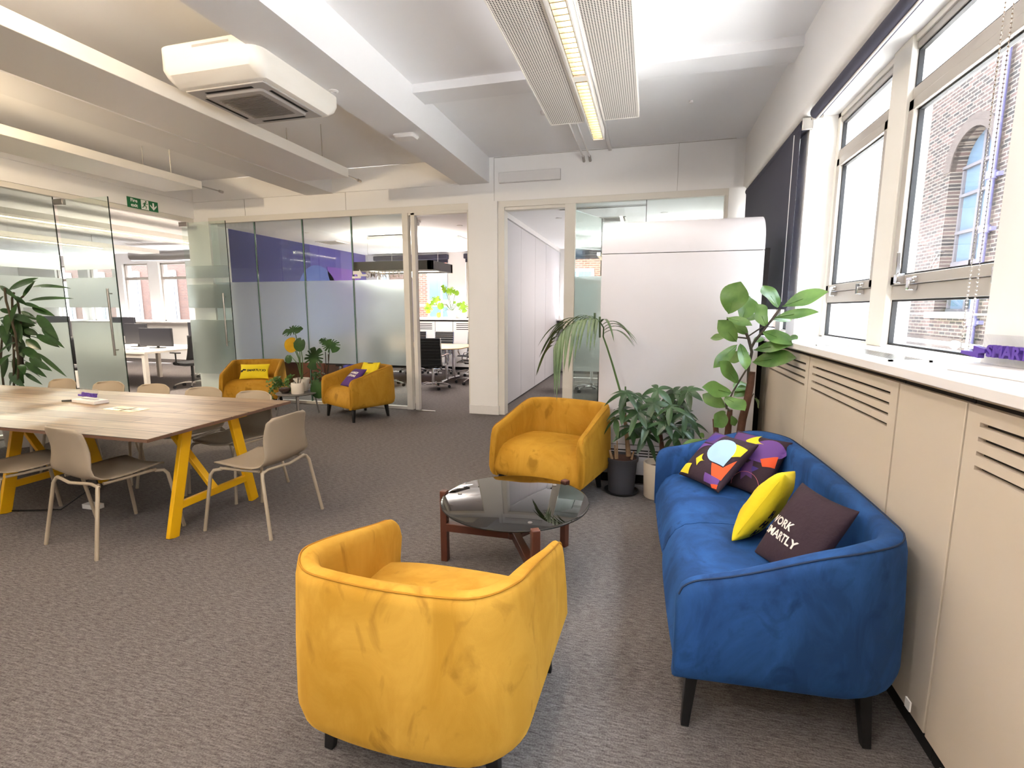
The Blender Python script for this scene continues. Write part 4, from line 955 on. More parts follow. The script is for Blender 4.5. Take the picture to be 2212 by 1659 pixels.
def print_text(root, top, txt, size, m, cx, cy, rot=0.0, bold=0.004, spacing=1.0):
    vs, fs = text_tris(txt, size, bold, spacing)
    bm = bmesh.new(); bv = [bm.verts.new(v) for v in vs]
    for f in fs:
        try: bm.faces.new([bv[i] for i in f])
        except ValueError: pass
    for _ in range(2):
        long = [e for e in bm.edges if e.calc_length() > 0.018]
        if long: bmesh.ops.subdivide_edges(bm, edges=long, cuts=1); bmesh.ops.triangulate(bm, faces=bm.faces)
    bm.verts.index_update(); c, s = math.cos(rot), math.sin(rot); mb = MB()
    mb.add([top(cx+v.co.x*c-v.co.y*s, cy+v.co.x*s+v.co.y*c) for v in bm.verts], [tuple(v.index for v in f.verts) for f in bm.faces]); bm.free()
    return mb.build('print', m, root, smooth=True)
def patch(root, top, outline, m, lift=0.0022, nm='print'):
    bm = bmesh.new(); bm.faces.new([bm.verts.new((x, y, 0)) for x, y in outline]); bmesh.ops.triangulate(bm, faces=bm.faces)
    for _ in range(4):
        long = [e for e in bm.edges if e.calc_length() > 0.022]
        if long: bmesh.ops.subdivide_edges(bm, edges=long, cuts=1); bmesh.ops.triangulate(bm, faces=bm.faces)
    bm.verts.index_update(); mb = MB().add([top(v.co.x, v.co.y, lift) for v in bm.verts], [tuple(v.index for v in f.verts) for f in bm.faces]); bm.free()
    return mb.build(nm, m, root)
def arcp(cx, cy, r, a0, a1, n=14): return [(cx+r*math.cos(R(lerp(a0, a1, k/n))), cy+r*math.sin(R(lerp(a0, a1, k/n)))) for k in range(n+1)]
def star(cx, cy, r, q=0.38):
    o = []
    for k in range(4):
        a = PI/2*k
        for j in range(6):
            t = j/6; p0 = Vector((math.cos(a), math.sin(a)))*r; p1 = Vector((math.cos(a+PI/2), math.sin(a+PI/2)))*r; m_ = Vector((0, 0))
            p = p0*(1-t)**2+m_*2*t*(1-t)+p1*t*t; o.append((cx+p.x*1.0, cy+p.y*1.0))
    return o
def petal(cx, cy, r, ang, w=0.5):
    o = []
    for s in (1, -1):
        for k in range(9):
            t = k/9 if s > 0 else 1-k/9; x = (t-0.5)*2*r; y = s*w*r*math.sin(PI*t); o.append((cx+x*math.cos(ang)-y*math.sin(ang), cy+x*math.sin(ang)+y*math.cos(ang)))
    return o
# patterned cushion in front
q = 0.185
r, top = cushion('cushion', 'geometric purple cushion with a pale blue drop, lying foremost on the sofa', (0.43, 3.17, 0.60), (0.53, -0.85, 0.02), (0.50, 0.40, 0.62), q, q, 0.062, 'clothdark', 'patterned cushions', 1)
patch(r, top, [(-q*.93, -.10), (-q*.93, .06), (-.02, .06)]+arcp(-.02, -.10, .16, 90, 180, 8), 'p_violet', .0018)
patch(r, top, [(-.15, .07), (-.04, .07), (-.04, .165), (-.15, .165)], 'p_plum', .0018)
patch(r, top, petal(-.10, .115, .06, R(45), .5), 'p_indigo', .003)
patch(r, top, arcp(.045, .045, .088, 0, 270, 20)+[(.045+.088, -.043)], 'p_blue', .0032)
patch(r, top, [(.09, .12)]+arcp(.045, .045, .088, 58, -10, 8)+[(.165, .06), (.17, .12)], 'p_yellow', .0036)
patch(r, top, [(.05, -.05), (.135, -.05), (.165, .03), (.165, -.12), (.10, -.12)], 'p_orange', .0028)
patch(r, top, [(.05, -.12), (.16, -.12), (.165, -.165), (.06, -.165)], 'p_violet', .0026)
patch(r, top, star(-.045, -.06, .042), 'p_yellow', .0032)
patch(r, top, [(-.17, -.17), (-.085, -.165), (-.09, -.10), (-.165, -.11)], 'p_yellow', .0034)
patch(r, top, [(.12, -.165), (.165, -.15), (.17, -.175), (.13, -.178)], 'p_orange', .0036)
lo = arcp(.03, .15, .05, 180, 360, 10)+[(.03, .155)]
MB().tube([top(x, max(-.17, min(.172, y)), .0035) for x, y in [(-.02, .15)]+lo+[(-.02, .15)]], 0.0012, 5).build('print_line', 'p_pink', r)
# patterned cushion behind
r, top = cushion('cushion', 'geometric purple cushion with a yellow star, tucked behind the pale blue patterned one', (0.615, 3.17, 0.60), (0.66, -0.75, 0.02), (0.42, 0.37, 0.75), q, q, 0.058, 'clothdark', 'patterned cushions', 2)
patch(r, top, [(-.165, .03), (-.01, .03), (-.01, .165), (-.165, .165)], 'p_plum', .0018)
patch(r, top, [(-.01, .165)]+arcp(.10, .06, .10, 150, 20, 10)+[(.12, .0), (-.01, .0)], 'p_violet', .0022)
patch(r, top, star(.0, .115, .062), 'p_yellow', .0034)
patch(r, top, [(.09, .02), (.165, .07), (.17, .0), (.12, -.02)], 'p_orange', .0034)
for a_ in (0, 60, 120): patch(r, top, petal(.04, -.06, .07, R(a_+20), .35), 'p_plum' if a_ else 'p_indigo', .0022+.0004*a_/60)
MB().tube([top(x, y, .0035) for x, y in arcp(.06, -.165, .09, 0, 180, 14)], 0.0012, 5).build('print_line', 'p_pink', r)
# dark cushion with lettering, yellow one leaning on it
r, top = cushion('cushion', 'dark aubergine cushion with white WORK SMARTLY lettering in the sofa corner', (0.632, 2.165, 0.605), (0.35, -0.94, 0.0), (0.50, 0.19, 0.85), 0.16, 0.185, 0.055, 'clothdark', None, 3)
print_text(r, top, 'WORK', 0.048, 'prtext', -0.072, -0.005, 0, .0014); print_text(r, top, 'SMARTLY', 0.048, 'prtext', -0.035, -0.058, 0, .0014)
r, top = cushion('cushion', 'yellow cushion standing on edge against the dark lettered one', (0.555, 2.475, 0.60), (0.36, 0.91, -0.22), (0.52, 0.10, 0.80), 0.17, 0.19, 0.066, 'clothyellow', None, 4)
for k in range(3): print_text(r, top, 'H', 0.05, 'prblack', -0.10, 0.0-0.058*k)
MB().tube([Vector((x*1.004, y*1.004, 0)) for x, y in [(0.172*math.copysign(abs(math.cos(R(a)))**.25, math.cos(R(a))), 0.172*math.copysign(abs(math.sin(R(a)))**.25, math.sin(R(a)))) for a in range(0, 361, 6)]], 0.002, 5).build('seam', 'clothyellow', r)
# cushions of the far armchairs
r, top = cushion('cushion', 'yellow cushion with dark lettering on the far left armchair', (-5.80, 6.38, 0.565), (0.90, 0.43, 0.0), (-0.25, 0.45, 0.86), 0.21, 0.125, 0.05, 'clothyellow', None, 5)
print_text(r, top, 'SMARTLY.IO', 0.048, 'prblack', 0.035, 0.0, 0, .002); patch(r, top, [(-.19, -.02), (-.16, -.02), (-.15, 0), (-.11, 0), (-.11, .02), (-.16, .03), (-.16, .015), (-.19, .015)], 'prblack', .003)
r, top = cushion('cushion', 'yellow cushion propped behind the purple one on the far armchair', (-3.87, 6.42, 0.60), (0.93, -0.36, 0.05), (0.17, 0.42, 0.88), 0.19, 0.17, 0.05, 'clothyellow', None, 6)
patch(r, top, [(-.05, .135), (.07, .135), (.07, .15), (-.05, .15)], 'prblack', .003)
r, top = cushion('cushion', 'purple MAXIMIZE LEARNING cushion lying on the far armchair', (-3.98, 6.20, 0.555), (0.80, -0.56, 0.06), (0.42, 0.52, 0.62), 0.20, 0.17, 0.05, 'clothpurple', None, 7)
print_text(r, top, 'MAXIMIZE', 0.05, 'prtext', 0.02, 0.055, 0, .002); print_text(r, top, 'LEARNING', 0.05, 'prtext', 0.02, 0.0, 0, .002)

# ------------------------------------------------------------------ round glass coffee table
ct = thing('coffee_table', 'round smoked glass coffee table on a walnut three legged frame', 'coffee table', (-0.70, 2.665, 0))
MB().lathe([(0.405, 0.418), (0.42, 0.421), (0.42, 0.427), (0.405, 0.430)], 72).build('glass_top', 'smoke', ct)
MB().lathe([(0.419, 0.4205), (0.4215, 0.4215), (0.4215, 0.4265), (0.419, 0.4275)], 72, cap=False).build('glass_edge', 'black', ct)
fr = MB(); fr.lathe([(0.05, 0.2), (0.05, 0.235)], 6)
for a in (180, -62, 58):
    d = Vector((math.cos(R(a)), math.sin(R(a)), 0)); fr.bar(d*0.0+Vector((0, 0, 0.218)), d*0.42+Vector((0, 0, 0.218)), 0.045, 0.05)
    lg = MB().bar(d*0.435, d*0.435+Vector((0, 0, 0.44)), 0.042, 0.042, up=(d.x, d.y, 0)); lg.bar(d*0.42+Vector((0, 0, 0.40)), d*0.33+Vector((0, 0, 0.408)), 0.03, 0.02); lg.build('leg', 'walnut', ct, bevel=0.004)
    MB().lathe([(0, 0.4305), (0.012, 0.4305), (0.012, 0.434), (0, 0.4345)], 16, d*0.335).build('stud', 'steel', ct)
fr.build('stretcher', 'walnut', ct, bevel=0.004)

# ------------------------------------------------------------------ big table
bt_ = thing('meeting_table', 'long limed oak table on yellow trestle legs', 'table', (-4.6, 2.905, 0))
TX0, TX1 = -2.55, 1.755
tt = MB().prism([(TX0, -0.655), (TX1+0.0, -0.66), (TX1-0.05, 0.655), (TX0, 0.66)], lambda p: (p[0], p[1], 0.718), lambda p: (p[0], p[1], 0.74)); tt.build('table_top', 'tabletop', bt_, smooth=False)
MB().prism([(TX0, -0.657), (TX1+0.002, -0.662), (TX1-0.048, 0.657), (TX0, 0.662)], lambda p: (p[0], p[1], 0.719), lambda p: (p[0], p[1], 0.737)).build('edge_band', 'tableedge', bt_, smooth=False)
def trestle(x):
    for s in (-1, 1):
        MB().bar((x, -0.075+s*0.36, 0), (x, -0.06+s*0.20, 0.70), 0.032, 0.075, up=(0, 1, 0)).build('leg', 'yellowmetal', bt_, bevel=0.003)
    MB().bar((x, -0.40, 0.2), (x, 0.25, 0.2), 0.03, 0.05).build('crossbar', 'yellowmetal', bt_, bevel=0.003)
    sgn = -1 if x > 0 else 1
    MB().bar((x, -0.07, 0.21), (x+sgn*0.42, -0.07, 0.70), 0.05, 0.03).build('brace', 'yellowmetal', bt_, bevel=0.003)
    MB().box(x-0.04, x+0.04, -0.36, 0.24, 0.69, 0.717).build('top_bracket', 'yellowmetal', bt_, bevel=0.003)
trestle(1.60); trestle(0.02); trestle(-1.9)
MB().box(TX0+0.2, TX1-0.25, -0.30, 0.16, 0.66, 0.69).build('cable_tray', 'black', bt_)
pw = thing('power_flap', 'brass power socket flap set flush in the table top', 'power flap', (0, 0, 0))
MB().prism([(-4.056, 2.871), (-3.72, 2.833), (-3.697, 2.968), (-4.03, 3.005)], lambda p: (p[0], p[1], 0.7395), lambda p: (p[0], p[1], 0.7425)).build('plate', 'brass', pw, smooth=False)
MB().bar((-3.86, 2.86, 0.7435), (-3.835, 2.975, 0.7435), 0.02, 0.001).bar((-4.0, 2.925, 0.7435), (-3.74, 2.9, 0.7435), 0.008, 0.001).build('split_line', 'walnut', pw, smooth=False)
aw_ = thing('award', 'acrylic award with purple lettering on the long oak table', 'award', (-4.44, 3.06, 0.741), R(-8))
MB().box(-0.155, 0.155, -0.055, 0.055, 0, 0.028).build('base_block', 'white', aw_, bevel=0.003)
MB().box(-0.12, 0.12, -0.005, 0.005, 0.028, 0.115).build('acrylic_plate', 'acrylic', aw_)
AWARD_ARROW = [(-0.125, 0.045), (-0.075, 0.045), (-0.065, 0.066), (-0.03, 0.05), (-0.03, 0.034), (-0.06, 0.028), (-0.075, 0.03), (-0.125, 0.03)]
MB().prism(AWARD_ARROW, lambda p: (p[0], -0.02, p[1]+0.02), lambda p: (p[0], -0.005, p[1]+0.02)).build('arrow_mark', 'purple', aw_, smooth=False)
flat_text('award_letters', 'SMARTLY', 0.04, 'purple', lambda x, y: Vector((0.04+x, -0.006, 0.066+y)), 0.014, aw_, 0.002, 1.0, Vector((0, -1, 0)))
tag(MB().tube([(-4.70, 3.02, 0.749), (-4.60, 3.08, 0.749), (-4.56, 3.105, 0.749)], [0.006, 0.009, 0.007], 8).build('marker_pen', 'black'), 'black marker pen lying beside the award on the oak table', 'pen')
a2 = thing('award', 'acrylic award with large purple lettering on the window sill', 'award', (1.10, 1.955, 1.2905), R(-83))
MB().box(-0.17, 0.17, -0.055, 0.055, 0, 0.03).build('base_block', 'white', a2, bevel=0.003)
MB().box(-0.13, 0.13, -0.005, 0.005, 0.03, 0.13).build('acrylic_plate', 'acrylic', a2)
MB().prism([(-0.155, 0.05), (-0.10, 0.05), (-0.10, 0.07), (-0.05, 0.062), (-0.05, 0.05), (-0.075, 0.045), (-0.075, 0.03), (-0.155, 0.04)], lambda p: (p[0], -0.025, p[1]+0.02), lambda p: (p[0], -0.006, p[1]+0.02)).build('arrow_mark', 'purple', a2, smooth=False)
flat_text('award_letters', 'SMARTLY', 0.052, 'purple', lambda x, y: Vector((0.065+x, -0.006, 0.075+y)), 0.018, a2, 0.002, 1.0, Vector((0, -1, 0)))

# ------------------------------------------------------------------ shell chairs
def shell_chair(name, label, loc, rz, group='taupe shell chairs'):
    r = thing(name, label, 'chair', loc, rz, group)
    prof = [(0.235, 0.440, 0.185), (0.215, 0.455, 0.205), (0.12, 0.452, 0.222), (0.0, 0.443, 0.228), (-0.10, 0.441, 0.230), (-0.165, 0.452, 0.228), (-0.205, 0.485, 0.222), (-0.225, 0.54, 0.212), (-0.240, 0.62, 0.206), (-0.252, 0.70, 0.202), (-0.266, 0.755, 0.198), (-0.274, 0.785, 0.184), (-0.278, 0.802, 0.150)]
    nx = 12
    def fn(i, j):
        k = i*(len(prof)-1); a = int(min(k, len(prof)-2)); f = k-a
        y, z, w_ = [lerp(prof[a][c], prof[a+1][c], f) for c in range(3)]
        q = 2*j-1; x = w_*q; c2 = q*q
        back = smooth01((z-0.46)/0.2); y2 = y+0.045*c2*back; z2 = z+(0.018*c2 if back < 0.5 else 0)*(1-back)-0.012*c2*smooth01((z-0.76)/0.03)
        return Vector((x, y2, z2))
    vs = [fn(i/24, j/nx) for i in range(25) for j in range(nx+1)]
    mb = MB().grid(lambda i, j: fn(i, j), 26, nx); mb.build('shell', 'chairplastic', r, solid=0.008, ang=80)
    fr = MB()
    for s in (-1, 1):
        fr.tube([(s*0.205, 0.165, 0.436), (s*0.21, 0.0, 0.437), (s*0.205, -0.15, 0.436)], 0.010, 8)
    fr.tube([(-0.205, 0.15, 0.432), (0, 0.14, 0.428), (0.205, 0.15, 0.432)], 0.009, 8)
    fr.tube([(-0.23, -0.185, 0.425), (-0.18, -0.20, 0.447), (0, -0.225, 0.44), (0.18, -0.20, 0.447), (0.23, -0.185, 0.425)], 0.010, 8)
    fr.build('seat_frame', 'chairframe', r)
    for s in (-1, 1):
        MB().tube([(s*0.20, 0.16, 0.428), (s*0.222, 0.205, 0.422), (s*0.234, 0.222, 0.395), (s*0.268, 0.275, 0.006)], 0.0115, 10).lathe([(0.012, 0), (0.012, 0.012)], 8, (s*0.268, 0.275, 0)).build('leg', 'chairframe', r)
        MB().tube([(s*0.19, -0.17, 0.43), (s*0.222, -0.19, 0.428), (s*0.236, -0.2, 0.40), (s*0.272, -0.265, 0.006)], 0.0115, 10).lathe([(0.012, 0), (0.012, 0.012)], 8, (s*0.272, -0.265, 0)).build('leg', 'chairframe', r)
    return r
c0 = shell_chair('shell_chair', 'taupe shell chair at the free end of the oak table', (-2.61, 2.885, 0), R(90))
def sc(loc, rz, lab): return copy_at(c0, loc, rz, lab, 'taupe shell chairs')
sc((-3.40, 2.41, 0), R(-8), 'taupe shell chair at the near edge of the oak table, beside the trestle leg')
sc((-4.13, 2.36, 0), R(-12), 'taupe shell chair cut by the picture edge at the near side of the oak table')
sc((-3.30, 3.36, 0), R(176), 'taupe shell chair on the far side of the oak table at its free end')
sc((-3.88, 3.42, 0), R(182), 'taupe shell chair across the oak table, second from its free end')
sc((-4.52, 3.46, 0), R(179), 'taupe shell chair across the oak table behind the award base')
sc((-5.10, 3.48, 0), R(181), 'taupe shell chair across the oak table just left of the award')
sc((-5.76, 3.50, 0), R(178), 'taupe shell chair across the oak table below the dark leafy plant')
cb = thing('power_cable', 'black power cable trailing across the carpet under the table', 'cable')
MB().tube([(-4.35, 2.75, 0.66), (-4.33, 2.76, 0.40), (-4.2, 2.78, 0.28), (-4.0, 2.74, 0.30), (-3.98, 2.72, 0.2), (-4.2, 2.6, 0.02), (-4.6, 2.5, 0.006), (-5.4, 2.45, 0.006)], 0.005, 6).build('lead', 'black', cb)
MB().box(-4.12, -3.98, 2.69, 2.75, 0.0, 0.035).build('plug_block', 'paper', cb)

# ------------------------------------------------------------------ roll-top unit
ru = thing('storage_unit', 'tall white storage unit with a curved roll top, behind the plants', 'storage unit', (0, 0, 0))
UX0, UX1, UY = -0.395, 0.838, 4.33
def prof_top():
    o = [(UY, 1.958), (UY, 2.03)]
    for k in range(1, 9): a = R(90*k/8); o.append((UY+0.20*(1-math.cos(a)), 2.03+0.20*math.sin(a)))
    return o+[(UY+0.75, 2.235), (UY+0.75, 1.958)]
MB().prism(prof_top(), lambda p: (UX0, p[0], p[1]), lambda p: (UX1, p[0], p[1])).build('roll_top', 'unit', ru, ang=30)
MB().box(UX0, UX1, UY, UY+0.75, 0.355, 1.953).build('front_panel', 'unit', ru, bevel=0.003)
MB().box(UX0+0.01, UX1-0.01, UY+0.02, UY+0.74, 0.09, 2.0).build('carcass', 'slot', ru)
MB().box(UX0, UX1, UY, UY+0.75, 0.09, 0.349).build('base_panel', 'unit', ru, bevel=0.002)
MB().box(UX0+0.03, UX1-0.03, UY+0.05, UY+0.74, 0, 0.09).build('plinth', 'dark', ru)
sl = MB()
for row in range(3):
    for k in range(5): x = UX0+0.09+0.088*k; sl.box(x, x+0.078, UY-0.0015, UY+0.001, 0.30-0.024*row, 0.31-0.024*row)
sl.build('vent_slot', 'dark', ru, smooth=False)
for x, z in ((UX0+0.02, 1.92), (UX0+0.02, 1.995), (UX1-0.03, 1.92), (UX1-0.03, 1.995), (0.06, 2.0), (0.3, 2.0), (UX0+0.02, 1.68), (UX1-0.03, 1.60), (UX0+0.02, 1.35), (UX1-0.03, 1.3)):
    MB().tube([(x, UY-0.002, z), (x, UY+0.002, z)], 0.013, 14).build('cap', 'unit', ru)
box('back_filler', 'slot', UX1-0.005, 0.935, UY+0.3, UY+0.34, 0, 2.0, ru)  # dark sheet standing for the shade in the gap

# ================================================================== plants
UPV = Vector((0, 0, 1))
SHAPES = {
    'lance': lambda t: math.sin(PI*min(1, max(0, t))**0.85)**0.8 if 0 < t < 1 else 0.02,
    'fig': lambda t: (0.62*math.sin(PI*t**0.72)+0.55*math.sin(PI*t**2.1))*0.98 if 0 < t < 1 else 0.03,
    'strap': lambda t: min(1, 0.25+t*5)*(1-t**2.2)**0.7,
    'round': lambda t: math.sin(PI*t)**0.55 if 0 < t < 1 else 0.03,
    'heart': lambda t: (1-t)**0.65*min(1, 0.55+t*4)*1.1 if t < 1 else 0.0}
def leaf(mb, p, d, n, L, W, shape='lance', bend=0.15, fold=0.18, droop=0.0, ns=9, wav=0.0, tw=0.0):
    d = Vector(d).normalized(); n = Vector(n); n = n-d*n.dot(d)
    if n.length < 1e-4: n = d.orthogonal()
    n.normalize(); s = d.cross(n); f = SHAPES[shape]; vs = []; ph = random.uniform(0, 6)
    for i in range(ns+1):
        t = i/ns; c = p+d*(L*t)-n*(bend*L*t*t)-UPV*(droop*L*t*t); w_ = W*0.5*f(t)
        for k in (-1, -0.5, 0, 0.5, 1):
            vs.append(c+s*(w_*k)+n*(fold*w_*abs(k)+wav*W*math.sin(ph+t*9+(2 if k > 0 else 0))*k*k))
    fs = [(i*5+j, (i+1)*5+j, (i+1)*5+j+1, i*5+j+1) for i in range(ns) for j in range(4)]
    mb.add(vs, fs)
def mleaf(mb, p, d, n, Sz, notched=True, cup=0.15):
    """split-leaf: heart outline with finger cuts, petiole at p, tip along d"""
    d = Vector(d).normalized(); n = Vector(n); n = (n-d*n.dot(d)).normalized(); s = d.cross(n); N = 60
    c0 = p+d*Sz*0.32; out = []
    for k in range(N):
        a = 2*PI*k/N; ca, sa = math.cos(a), math.sin(a)
        r = 0.5*(1+0.18*ca) if ca > -0.2 else 0.5*(1+0.18*ca)+0.10*(-ca-0.2)
        if a > PI-0.25 and a < PI+0.25: r *= 0.62+1.5*abs(a-PI)
        if notched and 0.35 < abs(((a+PI) % (2*PI))-PI) < 2.3:
            q = (abs(((a+PI) % (2*PI))-PI)-0.35)/0.39
            if q-math.floor(q) > 0.62: r *= 0.52
        out.append((a, r*Sz))
    vs = [c0]; 
    for fr in (0.45, 1.0):
        for a, r in out:
            x, y = r*fr*math.cos(a), r*fr*math.sin(a)*0.92
            vs.append(c0+d*x+s*y-n*(cup*(x*x+y*y)/Sz)+n*0.05*Sz*abs(math.sin(a))*fr)
    fs = [(0, 1+k, 1+(k+1) % N) for k in range(N)]+[(1+k, 1+N+k, 1+N+(k+1) % N, 1+(k+1) % N) for k in range(N)]
    mb.add(vs, fs)
def pot(root, r0, r1, h, m, soil=0.03, n=36, c=(0, 0, 0), wall=0.012, name='pot'):
    MB().lathe([(0.0, 0.0), (r0, 0.0), (r0+0.004, 0.006), (r1, h-0.004), (r1-0.002, h), (r1-wall, h), (r1-wall-0.004, h-soil-0.01), (0, h-soil-0.01)], n, c).build(name, m, root, ang=35)
    MB().lathe([(0, h-soil-0.008), (r1-wall-0.003, h-soil-0.008), (r1-wall-0.003, h-soil), (r1*0.5, h-soil+0.008), (0, h-soil+0.006)], n, c).build('soil', 'soil', root)
def rndn(): return Vector((random.uniform(-1, 1), random.uniform(-1, 1), random.uniform(-1, 1)))
def off(root, p): return Vector(p)-Vector(root.location)

# kentia palm in the charcoal pot
kp = thing('kentia_palm', 'tall palm with one arching frond in a charcoal pot beside the mustard armchair', 'potted plant', (-0.17, 4.135, 0))
MB().lathe([(0, 0), (0.13, 0), (0.145, 0.018), (0.138, 0.02), (0.125, 0.008), (0, 0.008)], 36).build('saucer', 'black', kp)
MB().lathe([(0, 0.009), (0.105, 0.009), (0.122, 0.27), (0.132, 0.272), (0.134, 0.30), (0.122, 0.30), (0.118, 0.28), (0, 0.27)], 40).build('pot', 'potdark', kp, ang=35)
MB().lathe([(0, 0.272), (0.119, 0.274), (0.118, 0.285), (0.06, 0.292), (0, 0.29)], 32).build('soil', 'soil', kp)
KY = 4.12
tr = [atY(1358, 985, KY), atY(1355, 955, KY), atY(1352, 925, KY), atY(1350, 895, KY)]
MB().tube([off(kp, p) for p in tr], [0.022, 0.018, 0.016, 0.013], 10).build('trunk', 'cane', kp)
st = [atY(1351, 900, KY), atY(1341, 850, KY-0.02), atY(1324, 790, KY-0.04), atY(1312, 752, KY-0.06), atY(1303, 727, KY-0.08)]
MB().tube([off(kp, p) for p in st], [0.011, 0.009, 0.008, 0.007, 0.006], 8).tube([off(kp, atY(1351, 900, KY)), off(kp, atY(1351, 835, KY))], [0.008, 0.006], 8).build('stem', 'stem', kp)
for (u0, v0, u1, v1, r) in ((1331, 988, 1328, 962, .012), (1334, 992, 1333, 952, .008), (1322, 985, 1317, 972, .014), (1364, 986, 1369, 975, .010)): MB().tube([off(kp, atY(u0, v0+6, KY-0.03)), off(kp, atY(u1, v1, KY-0.03))], [r, r*0.6], 8).build('cane_stump', 'cane', kp)
rach = [(1303, 727, -.08), (1304, 708, -.10), (1295, 694, -.13), (1275, 688, -.17), (1252, 692, -.21), (1230, 703, -.25), (1211, 722, -.28), (1198, 748, -.30)]
RP = [atY(u, v, KY+dy) for u, v, dy in rach]
fo = MB(); fo.tube([off(kp, p) for p in RP], [0.006, 0.006, 0.005, 0.005, 0.004, 0.004, 0.003, 0.002], 6)
def poly_at(P, t):
    k = t*(len(P)-1); i = min(int(k), len(P)-2); return P[i].lerp(P[i+1], k-i), (P[i+1]-P[i]).normalized()
rnd = random.Random(3)
for k in range(19):
    t = 0.04+0.95*k/18; p, tg = poly_at(RP, t)
    L = (0.36 if t < 0.7 else 0.30)*(0.9+0.2*rnd.random())
    side = tg.cross(UPV).normalized()
    for sgn in (-1, 1):
        out_ = (tg*(0.45 if t > 0.25 else 0.1)+side*sgn*0.75+UPV*(0.45 if sgn > 0 else 0.15)).normalized()
        if t < 0.2: out_ = (Vector((0.55, -0.3*sgn, 0.35))+UPV*0.1).normalized()
        leaf(fo, off(kp, p), out_, UPV, L, 0.026, 'strap', bend=0.0, fold=0.25, droop=0.75+0.25*rnd.random(), ns=9)
for (u, v) in ((1285, 676), (1296, 684)): fo.bar(off(kp, atY(u, v+45, KY-.1)), off(kp, atY(u, v, KY-.1)), 0.05, 0.012)
fo.build('frond', 'leafpalm', kp, ang=80)

# umbrella tree in the cream pot
ut = thing('umbrella_plant', 'bushy umbrella plant with palm shaped leaves in a cream pot at the sofa end', 'potted plant', (0.12, 4.10, 0))
pot(ut, 0.105, 0.118, 0.285, 'potcream', 0.05)
MB().tube([(0.02, 0, 0.22), (0.022, -0.01, 0.40), (0.0, -0.02, 0.55), (0.01, -0.03, 0.66)], [0.022, 0.02, 0.014, 0.01], 8).tube([(0.0, -0.01, 0.5), (-0.12, -0.05, 0.62), (-0.2, -0.1, 0.68)], [0.008, 0.006, 0.004], 6).tube([(0.01, -0.01, 0.55), (0.12, -0.02, 0.68), (0.22, -0.03, 0.80)], [0.008, 0.006, 0.004], 6).build('trunk', 'bark', ut)
fo = MB(); sm_ = MB(); rnd = random.Random(11)
heads = [(1352, 848, -.1), (1385, 858, .0), (1420, 842, -.05), (1455, 850, .03), (1486, 845, -.02), (1345, 885, -.12), (1378, 890, -.18), (1412, 872, -.15), (1448, 880, -.2), (1480, 892, -.08), (1400, 915, -.2), (1437, 912, -.22), (1470, 925, -.15), (1365, 925, -.1), (1492, 915, .0), (1330, 905, -.1), (1425, 890, .05), (1460, 870, .06), (1395, 940, -.05), (1455, 945, -.1)]
hp = [off(ut, atY(u, v, 4.06+dy)) for u, v, dy in heads]
for i, p in enumerate(hp):
    b0 = Vector((0.01, -0.02, 0.50+0.1*rnd.random())); sm_.tube([b0, b0.lerp(p, 0.55)+UPV*0.05, p], 0.0028, 5)
    nrm = (Vector((0, -0.55, 0.8))+Vector((rnd.uniform(-.5, .5), rnd.uniform(-.3, .3), 0))).normalized()
    a0 = rnd.uniform(0, 6); e1 = nrm.orthogonal().normalized(); e2 = nrm.cross(e1); m_ = rnd.choice((5, 6, 7))
    for k in range(m_):
        a = a0+2*PI*k/m_; d = e1*math.cos(a)+e2*math.sin(a)-nrm*0.12
        leaf(fo, p, d, nrm, rnd.uniform(0.12, 0.19), rnd.uniform(0.042, 0.058), 'lance', bend=0.12, fold=0.2, droop=0.28, ns=8)
fo.build('foliage', 'leafpach', ut, ang=80); sm_.build('stem', 'stem', ut)

# fiddle-leaf fig behind the sofa
fg = thing('fiddle_leaf_fig', 'tall fiddle-leaf fig with thick cut trunks in the corner behind the sofa', 'potted plant', (0.60, 3.73, 0))
pot(fg, 0.14, 0.165, 0.36, 'potdark', 0.04)
FY = 3.73
def fp(u, v, dy=0.0): return off(fg, atY(u, v, FY+dy))
tk = MB()
tk.tube([Vector((-0.03, 0.02, 0.31)), fp(1597, 948), fp(1604, 905), fp(1615, 862), fp(1621, 830), fp(1624, 803)], [0.03, 0.027, 0.026, 0.025, 0.024, 0.023], 12)
tk.tube([Vector((-0.09, 0, 0.31)), fp(1571, 952, .03), fp(1574, 915, .03), fp(1577, 885, .03)], [0.026, 0.024, 0.022, 0.018], 10)
tk.tube([Vector((-0.12, 0.04, 0.31)), fp(1548, 950, .06), fp(1546, 922, .06), fp(1544, 905, .06)], [0.022, 0.02, 0.019, 0.016], 10)
tk.build('trunk', 'bark', fg)
for pts, r in (([(1616, 826), (1617, 791), (1624, 760), (1617, 732), (1612, 720)], .010), ([(1621, 755), (1630, 738), (1645, 719), (1668, 690), (1685, 668)], .009), ([(1616, 731), (1590, 728), (1577, 712), (1571, 688)], .006), ([(1569, 884), (1572, 870), (1584, 845), (1602, 815), (1617, 791)], .006), ([(1577, 888), (1569, 880), (1568, 868)], .007), ([(1617, 726), (1635, 714), (1648, 706)], .005), ([(1604, 900), (1628, 850), (1636, 862)], .003), ([(1571, 958), (1540, 952), (1530, 955)], .004)):
    MB().tube([fp(u, v) for u, v in pts], r, 7).build('branch', 'darkstem', fg)
